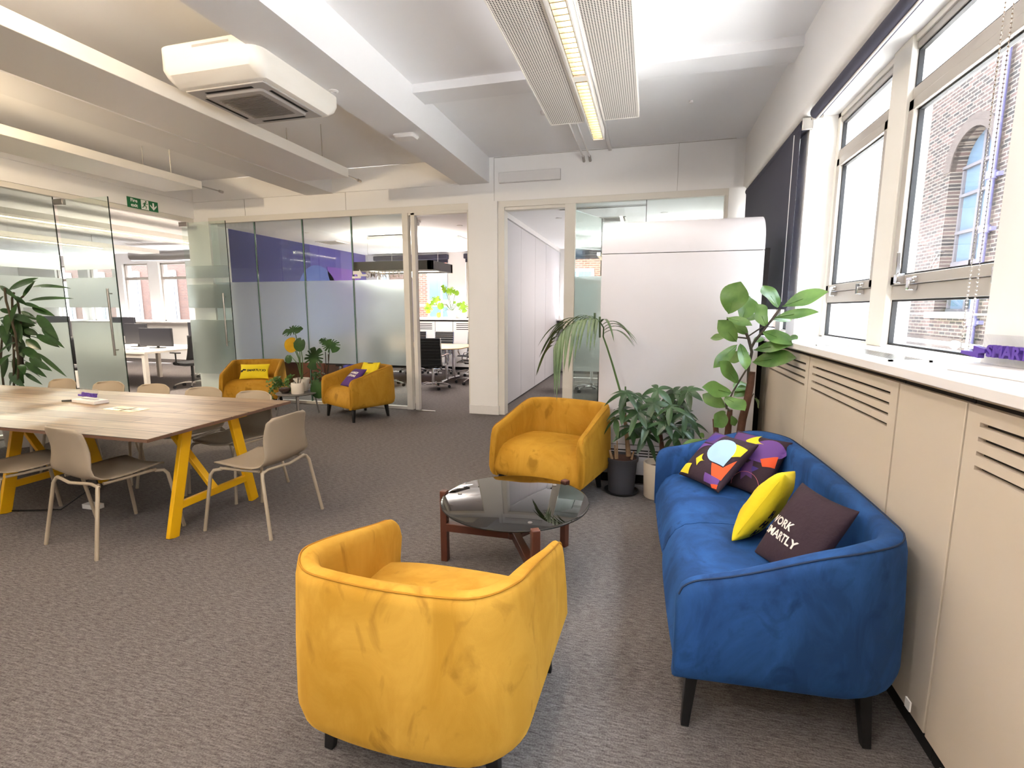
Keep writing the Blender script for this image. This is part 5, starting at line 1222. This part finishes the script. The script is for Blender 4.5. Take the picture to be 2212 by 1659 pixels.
FL = [(1573, 678, 1597, 610, 50, -.02), (1602, 692, 1622, 638, 36, .05), (1612, 693, 1645, 676, 20, .08), (1681, 664, 1652, 614, 32, .04), (1690, 662, 1783, 626, 36, -.06), (1673, 686, 1762, 669, 22, -.08), (1668, 691, 1712, 686, 17, .02), (1655, 704, 1637, 660, 30, -.05), (1648, 716, 1708, 738, 28, -.08), (1690, 735, 1718, 728, 20, -.08), (1628, 756, 1706, 740, 26, -.08), (1626, 782, 1712, 768, 34, -.09), (1616, 722, 1572, 694, 26, .04), (1570, 686, 1622, 699, 18, -.06), (1591, 738, 1556, 694, 30, -.05), (1571, 727, 1534, 729, 14, .02), (1592, 745, 1544, 791, 22, -.05), (1617, 762, 1572, 778, 22, .02), (1599, 743, 1614, 791, 22, -.10), (1594, 827, 1560, 782, 30, -.06), (1579, 849, 1525, 835, 30, -.08), (1567, 880, 1519, 851, 28, .02), (1566, 858, 1605, 878, 30, -.12), (1584, 843, 1615, 826, 28, .04), (1585, 856, 1616, 836, 22, .02), (1567, 890, 1549, 918, 28, -.10), (1580, 898, 1589, 920, 14, .0), (1533, 953, 1476, 957, 15, -.02), (1631, 860, 1644, 881, 12, .05), (1600, 950, 1632, 944, 10, -.04), (1520, 946, 1514, 935, 8, .0), (1628, 740, 1650, 726, 16, .05)]
fo = MB(); K = FY/F_PX*1.02
for i, (u0, v0, u1, v1, wpx, dy) in enumerate(FL):
    random.seed(100+i); a, b = fp(u0, v0), fp(u1, v1, dy*2.2); d = b-a
    nrm = Vector((random.uniform(-.35, .35), -0.80, 0.55+random.uniform(-.25, .25)))
    leaf(fo, a, d, nrm, d.length*1.02, wpx*K*1.12, 'fig', bend=0.10, fold=0.16, ns=12, wav=0.05)
    fo.tube([a, a.lerp(b, 0.5)-Vector(nrm).normalized()*0.004], [0.0035, 0.002], 5)
fo.build('foliage', 'leaffig', fg, ang=80)

# dark leafy plant at the left
dr = thing('dracaena', 'tall dark plant with long pointed leaves behind the far end of the oak table', 'potted plant', (-6.72, 3.93, 0))
pot(dr, 0.18, 0.20, 0.36, 'potwhite', 0.04)
DY = 3.95
def dp(u, v, dy=0.0): return off(dr, atY(u, v, DY+dy))
sm_ = MB()
STM = [[(38, 832), (40, 780), (33, 720), (13, 650), (10, 622)], [(30, 838), (30, 760), (27, 690), (26, 645), (30, 632)], [(42, 832), (44, 740), (45, 690), (38, 650), (50, 640)], [(48, 836), (49, 790), (48, 770)], [(8, 838), (4, 800), (2, 770), (6, 700)]]
for k, s_ in enumerate(STM): sm_.tube([dp(u, v, (k-2)*.05) for u, v in s_], [0.011]*len(s_), 7)
sm_.build('stem', 'darkstem', dr)
DL = [(18, 627, 67, 596, 15), (28, 625, 62, 602, 12), (49, 643, 71, 606, 9), (69, 620, 128, 609, 8), (61, 650, 132, 633, 8), (0, 617, 26, 637, 9), (50, 655, 78, 660, 8), (69, 664, 110, 678, 12), (80, 680, 115, 723, 17), (90, 708, 122, 742, 11), (78, 722, 119, 745, 13), (56, 733, 86, 754, 16), (49, 750, 84, 775, 17), (81, 762, 135, 807, 8), (63, 773, 97, 794, 14), (54, 782, 90, 809, 12), (54, 806, 76, 821, 8), (16, 770, 3, 815, 12), (0, 668, 28, 676, 10), (26, 680, 60, 690, 14), (28, 685, 40, 735, 22), (20, 690, 5, 740, 20), (38, 690, 62, 730, 20), (24, 720, 12, 760, 18), (36, 725, 48, 770, 20), (30, 770, 45, 825, 16), (20, 805, 40, 830, 14), (28, 820, 14, 838, 14), (12, 700, -12, 735, 16), (8, 640, -20, 668, 12), (44, 700, 75, 702, 12), (52, 712, 80, 722, 14), (36, 655, 20, 690, 10), (30, 640, 52, 655, 9), (45, 672, 78, 690, 10)]
fo = MB(); K = DY/F_PX*1.32
for i, (u0, v0, u1, v1, wpx) in enumerate(DL):
    random.seed(300+i); a, b = dp(u0, v0), dp(u1, v1, random.uniform(-.25, .1)); d = b-a
    leaf(fo, a, d, Vector((random.uniform(.1, .6), -0.8, 0.5)), d.length*1.03, wpx*K*1.15, 'lance', bend=0.12, fold=0.2, ns=9)
for i in range(26):
    random.seed(500+i); t = random.random(); a = dp(random.uniform(2, 46), random.uniform(650, 800), random.uniform(-.1, .15)); ang = random.uniform(0, 2*PI)
    d = Vector((math.cos(ang), math.sin(ang), random.uniform(-.5, .4)))
    leaf(fo, a, d, UPV, random.uniform(.16, .26), random.uniform(.045, .075), 'lance', bend=0.1, fold=0.2, droop=0.35, ns=8)
fo.build('foliage', 'leafdark', dr, ang=80)

# little grey table with the plants between the far armchairs
TX, TY, TZ = -4.86, 6.12, 0.325
sd = thing('side_table', 'low round grey table between the two far mustard armchairs', 'side table', (TX, TY, 0))
MB().lathe([(0, TZ-0.02), (0.27, TZ-0.02), (0.285, TZ-0.012), (0.285, TZ-0.003), (0.28, TZ), (0, TZ)], 40).build('table_top', 'greytable', sd)
for a in (-50, 40, 130, 220):
    d = Vector((math.cos(R(a)), math.sin(R(a)), 0)); MB().bar(d*0.235+UPV*(TZ-0.02), d*0.285, 0.035, 0.025, up=(d.x, d.y, 0), w2=0.018, h2=0.016).bar(d*0.24+UPV*(TZ-0.03), d*0.1+UPV*(TZ-0.026), 0.02, 0.014).build('leg', 'greytable', sd, bevel=0.003)
def T3(u, v, y): return atY(u, v, y)
# plant in the taller white pot behind
ma = thing('monstera', 'monstera with one yellowed leaf in a white pot at the back of the small table', 'potted plant', (TX-0.015, TY+0.14, TZ))
pot(ma, 0.075, 0.115, 0.185, 'potwhite', 0.02)
MY = TY+0.12; sm_ = MB(); fo = MB(); yl = MB(); base_ = Vector((0, 0, 0.17))
def mp_(u, v, dy=0.0): return off(ma, atY(u, v, MY+dy))
for tip in ((637, 716, 0), (648, 741, 0), (634, 740, 0), (628, 768, -.05), (632, 745, .03)): q = mp_(*tip); sm_.tube([base_+rndn()*0.015, base_.lerp(q, .5)+Vector((.03, 0, .05)), q], 0.006, 6)
mleaf(fo, mp_(645, 713), Vector((-1, -.15, -0.10)), Vector((.1, -.55, .8)), 0.27, True)
mleaf(fo, mp_(637, 715), Vector((0.7, .3, .25)), Vector((-.3, -.6, .6)), 0.13, False)
mleaf(fo, mp_(651, 735), Vector((-.35, -.1, -.8)), Vector((.2, -.9, .2)), 0.19, False)
mleaf(fo, mp_(624, 769), Vector((.0, -.2, -.8)), Vector((.1, -.9, .3)), 0.12, False)
mleaf(yl, mp_(637, 737), Vector((-.8, -.1, -.75)), Vector((.5, -.7, .4)), 0.22, False)
sm_.build('stem', 'stem', ma); fo.build('foliage', 'leafmon', ma, ang=80); tag(yl.build('yellow_leaf', 'leafyellow', ma, ang=80), 'yellowed leaf')
wp = thing('plant_pot', 'squat white cylinder pot with bare stems standing at the front of the small table', 'potted plant', (TX+0.09, TY-0.09, TZ))
pot(wp, 0.083, 0.087, 0.155, 'potwhite', 0.02); sm_ = MB()
for q in ((0.05, 0.02, 0.27), (-0.10, 0.02, 0.20), (0.16, 0.03, 0.31), (-0.03, 0.06, 0.25)): sm_.tube([(q[0]*.2, q[1]*.2, .13), (q[0]*.45, q[1]*.5, q[2]*.8), q], 0.0045, 6)
sm_.build('stem', 'darkstem', wp)
iv = thing('ivy_bowl', 'round glass bowl of trailing ivy on the front left of the small table', 'potted plant', (TX-0.10, TY-0.12, TZ))
MB().lathe([(0, 0), (0.05, 0), (0.085, 0.03), (0.095, 0.065), (0.08, 0.105), (0.065, 0.12), (0.062, 0.118), (0.075, 0.10), (0.088, 0.065), (0.08, 0.035), (0.048, 0.006), (0, 0.006)], 32).build('bowl', 'acrylic', iv)
MB().lathe([(0, 0.008), (0.045, 0.010), (0.075, 0.036), (0.082, 0.06), (0.07, 0.08), (0, 0.085)], 24).build('soil', 'soil', iv)
fo = MB(); vn = MB(); rnd = random.Random(21)
for k in range(26):
    a = rnd.uniform(0, 2*PI); r = rnd.uniform(.08, .24); tip = Vector((math.cos(a)*r-0.05, math.sin(a)*r*0.8, rnd.uniform(.0, .26)))
    if k < 9: tip = Vector((-rnd.uniform(.14, .24), -rnd.uniform(0.02, .12), rnd.uniform(-.14, .10)))
    mid = Vector((tip.x*.5, tip.y*.5, max(.19, tip.z*.6+.14))); pts = [Vector((0, 0, .09)).lerp(mid, t)*(1-t)+mid.lerp(tip, t)*t for t in [q/7 for q in range(8)]]
    vn.tube(pts, 0.0016, 4)
    for p in pts[2:]:
        for _ in range(3): leaf(fo, p, rndn()+Vector((0, -.3, .1)), Vector((0, -.6, .8)), rnd.uniform(.025, .04), rnd.uniform(.018, .028), 'heart', .1, .1, ns=4)
fo.build('foliage', 'leafivy', iv, ang=80); vn.build('vine', 'stem', iv)
mb2 = thing('monstera', 'split leaf monstera standing on the floor behind the cushioned armchair', 'potted plant', (-4.35, 6.66, 0))
pot(mb2, 0.10, 0.12, 0.20, 'potwhite', 0.02); NY = 6.55; sm_ = MB(); fo = MB()
def np_(u, v, dy=0.0): return off(mb2, atY(u, v, NY+dy))
for (b, t) in (((706, 812), (712, 742)), ((700, 812), (683, 765)), ((708, 812), (709, 765)), ((690, 815), (690, 832)), ((702, 812), (703, 760))):
    q0, q1 = np_(*b), np_(*t); sm_.tube([Vector((0, 0, .18)), q0, q0.lerp(q1, .5)+Vector((.012, 0, 0)), q1], 0.006, 6)
mleaf(fo, np_(683, 757), Vector((-.15, -.25, -.9)), Vector((.1, -.9, .35)), 0.33, True)
mleaf(fo, np_(706, 739), Vector((.75, -.2, -.45)), Vector((.2, -.6, .75)), 0.27, True)
mleaf(fo, np_(704, 740), Vector((-.6, .1, .25)), Vector((.0, -.7, .7)), 0.14, True)
mleaf(fo, np_(690, 826, -.35), Vector((-.15, -.1, -.9)), Vector((.1, -.95, .1)), 0.26, False)
for k in range(30): random.seed(700+k); p = np_(random.uniform(672, 700), random.uniform(800, 835)); leaf(fo, p, rndn(), Vector((0, -.6, .7)), .09, .03, 'lance', ns=5, droop=.2)
sm_.build('stem', 'darkstem', mb2); fo.build('foliage', 'leafmon', mb2, ang=80)
# sunlit plant on the meeting room sill
sp2 = thing('monstera', 'sunlit bright green monstera in a white pot on the meeting room sill', 'potted plant', (-4.78, 11.95, 1.286))
pot(sp2, 0.085, 0.125, 0.20, 'white', 0.02); sm_ = MB(); fo = MB(); SYY = 11.9
def sp_f(u, v, dy=0.0): return off(sp2, atY(u, v, SYY+dy))
for (u, v, dx, dz, sz, cut) in ((927, 657, -.1, -1, .26, True), (948, 645, -.5, -.3, .26, True), (962, 630, -.1, .3, .2, True), (967, 628, .8, -.1, .24, True), (952, 655, .0, -.9, .18, False), (998, 655, .3, -.8, .27, True), (948, 676, .0, -.9, .13, False), (985, 629, .3, -.6, .13, False), (982, 651, .1, -.6, .07, False), (990, 655, .1, -.8, .1, False)):
    q = sp_f(u, v, -.02); mleaf(fo, q, Vector((dx, -.15, dz)), Vector((.1, -.95, .25)), sz, cut); b0 = Vector((0, 0, .17)); sm_.tube([b0, b0.lerp(q, .5)+UPV*.06, q], .006, 5)
sm_.build('stem', 'stem', sp2); fo.build('foliage', 'leafbright', sp2, ang=80)

# ================================================================== meeting room furniture
def star_base(root, h0, r, col, spoke_m, n=5, a0=0.3, cr=0.028):
    MB().tube([(0, 0, 0.09), (0, 0, h0)], [0.028, 0.024], 12).build('column', col, root)
    sp = MB().lathe([(0, 0.075), (0.04, 0.075), (0.04, 0.115), (0, 0.12)], 14)
    for k in range(n):
        a = a0+2*PI*k/n; d = Vector((math.cos(a), math.sin(a), 0)); sp.tube([d*0.02+UPV*0.10, d*r*0.5+UPV*0.105, d*r*0.92+UPV*0.075, d*r+UPV*0.06], [0.018, 0.015, 0.012, 0.009], 8)
    sp.build('star_base', spoke_m, root)
    for k in range(n):
        a = a0+2*PI*k/n; d = Vector((math.cos(a), math.sin(a), 0)); s = Vector((-d.y, d.x, 0)); c = d*r+UPV*cr
        MB().tube([c-s*0.024, c-s*0.006], cr, 12).tube([c+s*0.006, c+s*0.024], cr, 12).box(c.x-.006, c.x+.006, c.y-.006, c.y+.006, cr, cr+.035).build('caster', 'black', root)
def rib_chair(label, loc, rz, H=0.98):
    r = thing('ribbed_office_chair', label, 'office chair', loc, rz, 'ribbed black meeting chairs')
    key = [(0.25, 0.445), (0.22, 0.462), (0.05, 0.452), (-0.13, 0.445), (-0.195, 0.475), (-0.22, 0.54), (-0.245, 0.70), (-0.27, 0.86), (-0.285, H)]
    P = [Vector((0, y, z)) for y, z in key]; pts = []
    for i in range(121): pts.append(poly_at(P, i/120))
    def fn(i, j):
        p, tg = pts[int(round(i*120))]; nrm = Vector((0, -tg.z, tg.y)); ph = abs(math.sin(i*PI*21))**0.6
        return p+nrm*(0.010*ph*1.0)*(-1)+Vector(((2*j-1)*0.225, 0, 0))
    def fb(i, j):
        p, tg = pts[int(round(i*120))]; nrm = Vector((0, -tg.z, tg.y)); ph = abs(math.sin(i*PI*21))**0.6
        return p+nrm*(0.004+0.010*ph)+Vector(((1-2*j)*0.225, 0, 0))
    MB().grid(fn, 120, 2).grid(fb, 120, 2).build('sling', 'ribs', r, ang=60)
    for s in (-1, 1):
        MB().tube([p+Vector((s*0.235, 0, 0)) for p in P], 0.012, 8).build('side_frame', 'chrome', r)
        MB().tube([(s*0.24, 0.12, 0.45), (s*0.285, 0.13, 0.55), (s*0.29, 0.08, 0.66), (s*0.285, -0.08, 0.665), (s*0.245, -0.235, 0.64)], 0.011, 8).build('armrest', 'chrome', r)
    MB().bar((-0.235, -0.272, 0.865), (0.235, -0.272, 0.865), 0.02, 0.02).build('cross_bar', 'chrome', r); MB().bar((-0.235, 0.10, 0.44), (0.235, 0.10, 0.44), 0.02, 0.02).build('cross_bar', 'chrome', r)
    MB().box(-0.06, 0.06, -0.1, 0.12, 0.40, 0.44).box(-0.2, 0.2, -0.02, 0.02, 0.42, 0.445).build('tilt_box', 'black', r)
    star_base(r, 0.41, 0.31, 'chrome', 'chrome'); return r
rc = rib_chair('black ribbed chair with its back to the open glass door', (-3.98, 8.92, 0), R(8))
def rcopy(loc, rz, lab): return copy_at(rc, loc, rz, lab, 'ribbed black meeting chairs')
rcopy((-4.72, 11.05, 0), R(183), 'black ribbed chair across the meeting table facing the doorway')
rcopy((-5.44, 11.05, 0), R(178), 'black ribbed chair half hidden by the glass door post')
rcopy((-3.50, 9.75, 0), R(100), 'black ribbed chair at the table side by the column edge')
rcopy((-3.95, 11.05, 0), R(170), 'black ribbed chair across the meeting table beside the column')
rcopy((-4.95, 8.95, 0), R(-10), 'black ribbed chair behind the glass between small table and cushioned armchair')
rcopy((-5.9, 8.75, 0), R(20), 'black ribbed chair behind the glass near the yellowed monstera')
r_ = rcopy((-0.98, 9.3, 0), R(-75), 'black ribbed chair behind the palm in the right hand room'); r_['group'] = 'ribbed black chairs of the right hand room'
mt = thing('boardroom_table', 'pale beech meeting table on chrome posts under the pendant', 'table', (-5.0, 9.98, 0))
MB().loft([rr_(1.36, 0.66, 0.3, 0.715), rr_(1.375, 0.675, 0.3, 0.72), rr_(1.375, 0.675, 0.3, 0.735), rr_(1.36, 0.66, 0.3, 0.74)]).build('table_top', 'palewood', mt, ang=30)
for x in (-0.95, 0.95):
    MB().tube([(x, -0.2, 0.05), (x, -0.2, 0.715)], 0.035, 14).tube([(x, 0.2, 0.05), (x, 0.2, 0.715)], 0.035, 14).build('post', 'chrome', mt)
    MB().tube([(x, -0.5, 0.03), (x, 0, 0.06), (x, 0.5, 0.03)], 0.028, 10).build('foot', 'chrome', mt)
cb2 = thing('conference_phone', 'small black looped handset on the meeting table edge', 'phone', (-4.2, 9.55, 0.741)); MB().box(-.09, .09, -.05, .05, 0, .03).build('base', 'black', cb2, bevel=.006); MB().tube([(-.05, 0, .03), (-.04, 0, .12), (0, 0, .17), (.04, 0, .12), (.05, 0, .03)], .008, 8).build('handle', 'black', cb2)
dk_ = thing('sideboard', 'dark brown low cabinet seen under the frosted glass behind the plants', 'sideboard', (-6.95, 9.3, 0)); MB().box(-.28, .28, -.7, .7, 0, .8).build('body', 'walnut', dk_, bevel=.005); MB().box(.28, .295, -.69, -.01, .07, .78).build('door', 'walnut', dk_); MB().box(.28, .295, .01, .69, .07, .78).build('door', 'walnut', dk_)
t2 = thing('boardroom_table', 'white table behind the frosted glass of the right hand room', 'table', (-0.05, 8.7, 0)); MB().box(-.6, .7, -.5, .5, .71, .74).build('table_top', 'white', t2, bevel=.004)
for x in (-.5, .6):
    for y in (-.4, .4): MB().box(x-.03, x+.03, y-.03, y+.03, 0, .71).build('leg', 'chrome', t2)

# ================================================================== open office furniture
dk2 = thing('office_desk', 'white bench desk with monitors seen through the open glass doors', 'desk', (0, 0, 0))
MB().box(-12.4, -8.83, 7.1, 8.9, 0.70, 0.74).build('desk_top', 'deskwhite', dk2, bevel=0.004)
MB().box(-12.3, -8.9, 7.13, 7.17, 0.63, 0.70).box(-12.3, -8.9, 8.8, 8.86, 0.63, 0.70).build('apron', 'deskwhite', dk2)
for x in (-8.9, -10.6, -12.3):
    for y in (7.15, 8.83): MB().box(x-0.035, x+0.035, y-0.035, y+0.035, 0, 0.70).build('leg', 'deskwhite', dk2)
def screen(label, x, y, z0, w_, h, rz, stand=True):
    r = thing('monitor', label, 'monitor', (x, y, 0.74), rz, 'office monitors'); z = z0-0.74
    MB().box(-w_/2, w_/2, -0.012, 0.03, z, z+h).build('case', 'monitor', r, bevel=0.004); MB().box(-w_/2+.01, w_/2-.01, -0.0135, -0.0115, z+.012, z+h-.01).build('screen', 'monitor', r)
    MB().box(-.025, .025, .03, .05, 0.01, z+h*.6).build('stand', 'black', r); MB().box(-.11, .11, -.06, .12, 0, .012).build('foot', 'black', r)
screen('dark monitor nearest the desk end, seen through the doorway', -9.5, 7.9, 0.78, 0.78, 0.36, R(3))
screen('tall dark monitor beside the open glass door edge', -10.25, 8.1, 0.80, 0.62, 0.42, R(-4))
screen('dark monitor behind the black task chair', -9.15, 8.62, 0.84, 0.60, 0.40, R(0))
screen('high set dark monitor at the window side of the desk', -11.35, 8.7, 0.92, 0.68, 0.42, R(0))
screen('dark monitor visible in the clear stripe of the glass door', -12.0, 7.8, 0.95, 0.72, 0.42, R(0))
tag(MB().tube([(-9.9, 7.5, .745), (-9.6, 7.45, .746), (-9.5, 7.6, .746), (-9.3, 7.5, .746)], .006, 6).build('desk_cable', 'black'), 'black cable loose on the white office desk', 'cable')
tag(MB().box(-10.25, -9.75, 7.35, 7.6, .7405, .76).build('paper_stack', 'paper'), 'low stack of white papers on the office desk', 'papers')
def task_chair(label, loc, rz):
    r = thing('task_chair', label, 'office chair', loc, rz, 'black mesh task chairs')
    MB().loft([rr_(.23, .23, .08, .44), rr_(.25, .25, .09, .455), rr_(.25, .25, .09, .49), rr_(.22, .22, .08, .51)]).build('seat', 'meshfab', r)
    MB().grid(lambda i, j: Vector(((2*j-1)*(.22-.03*i), -.26-.03*math.sin(i*PI)+.05*(2*j-1)**2-.04*i, .56+.46*i)), 10, 8).build('backrest', 'meshfab', r, solid=.03)
    MB().tube([(0, -.12, .45), (0, -.28, .48), (0, -.31, .7)], .022, 8).build('back_post', 'black', r)
    for s in (-1, 1): MB().tube([(s*.24, 0, .47), (s*.29, 0, .5), (s*.29, 0, .68)], .014, 8).box(s*.29-.035, s*.29+.035, -.12, .12, .68, .70).build('armrest', 'black', r)
    star_base(r, .44, .32, 'black', 'steel'); return r
tc0 = task_chair('black mesh task chair beside the white desk, seen through the doorway', (-8.6, 7.85, 0), R(78))
for loc, rz, lab in (((-9.85, 6.75, 0), R(10), 'black mesh task chair half behind the open glass door leaf'), ((-9.75, 9.3, 0), R(190), 'black mesh task chair on the window side of the white desk'), ((-11.0, 6.7, 0), R(-20), 'black mesh task chair behind the frosted door stripes'), ((-12.0, 6.3, 0), R(30), 'black mesh task chair low behind the striped fixed glass')):
    c_ = copy_at(tc0, loc, rz, lab, 'black mesh task chairs')
tag(MB().box(-9.15, -8.75, 8.95, 9.25, 0, .55).build('pedestal', 'deskwhite', None, bevel=.004), 'white drawer pedestal below the far end of the office desk', 'pedestal')
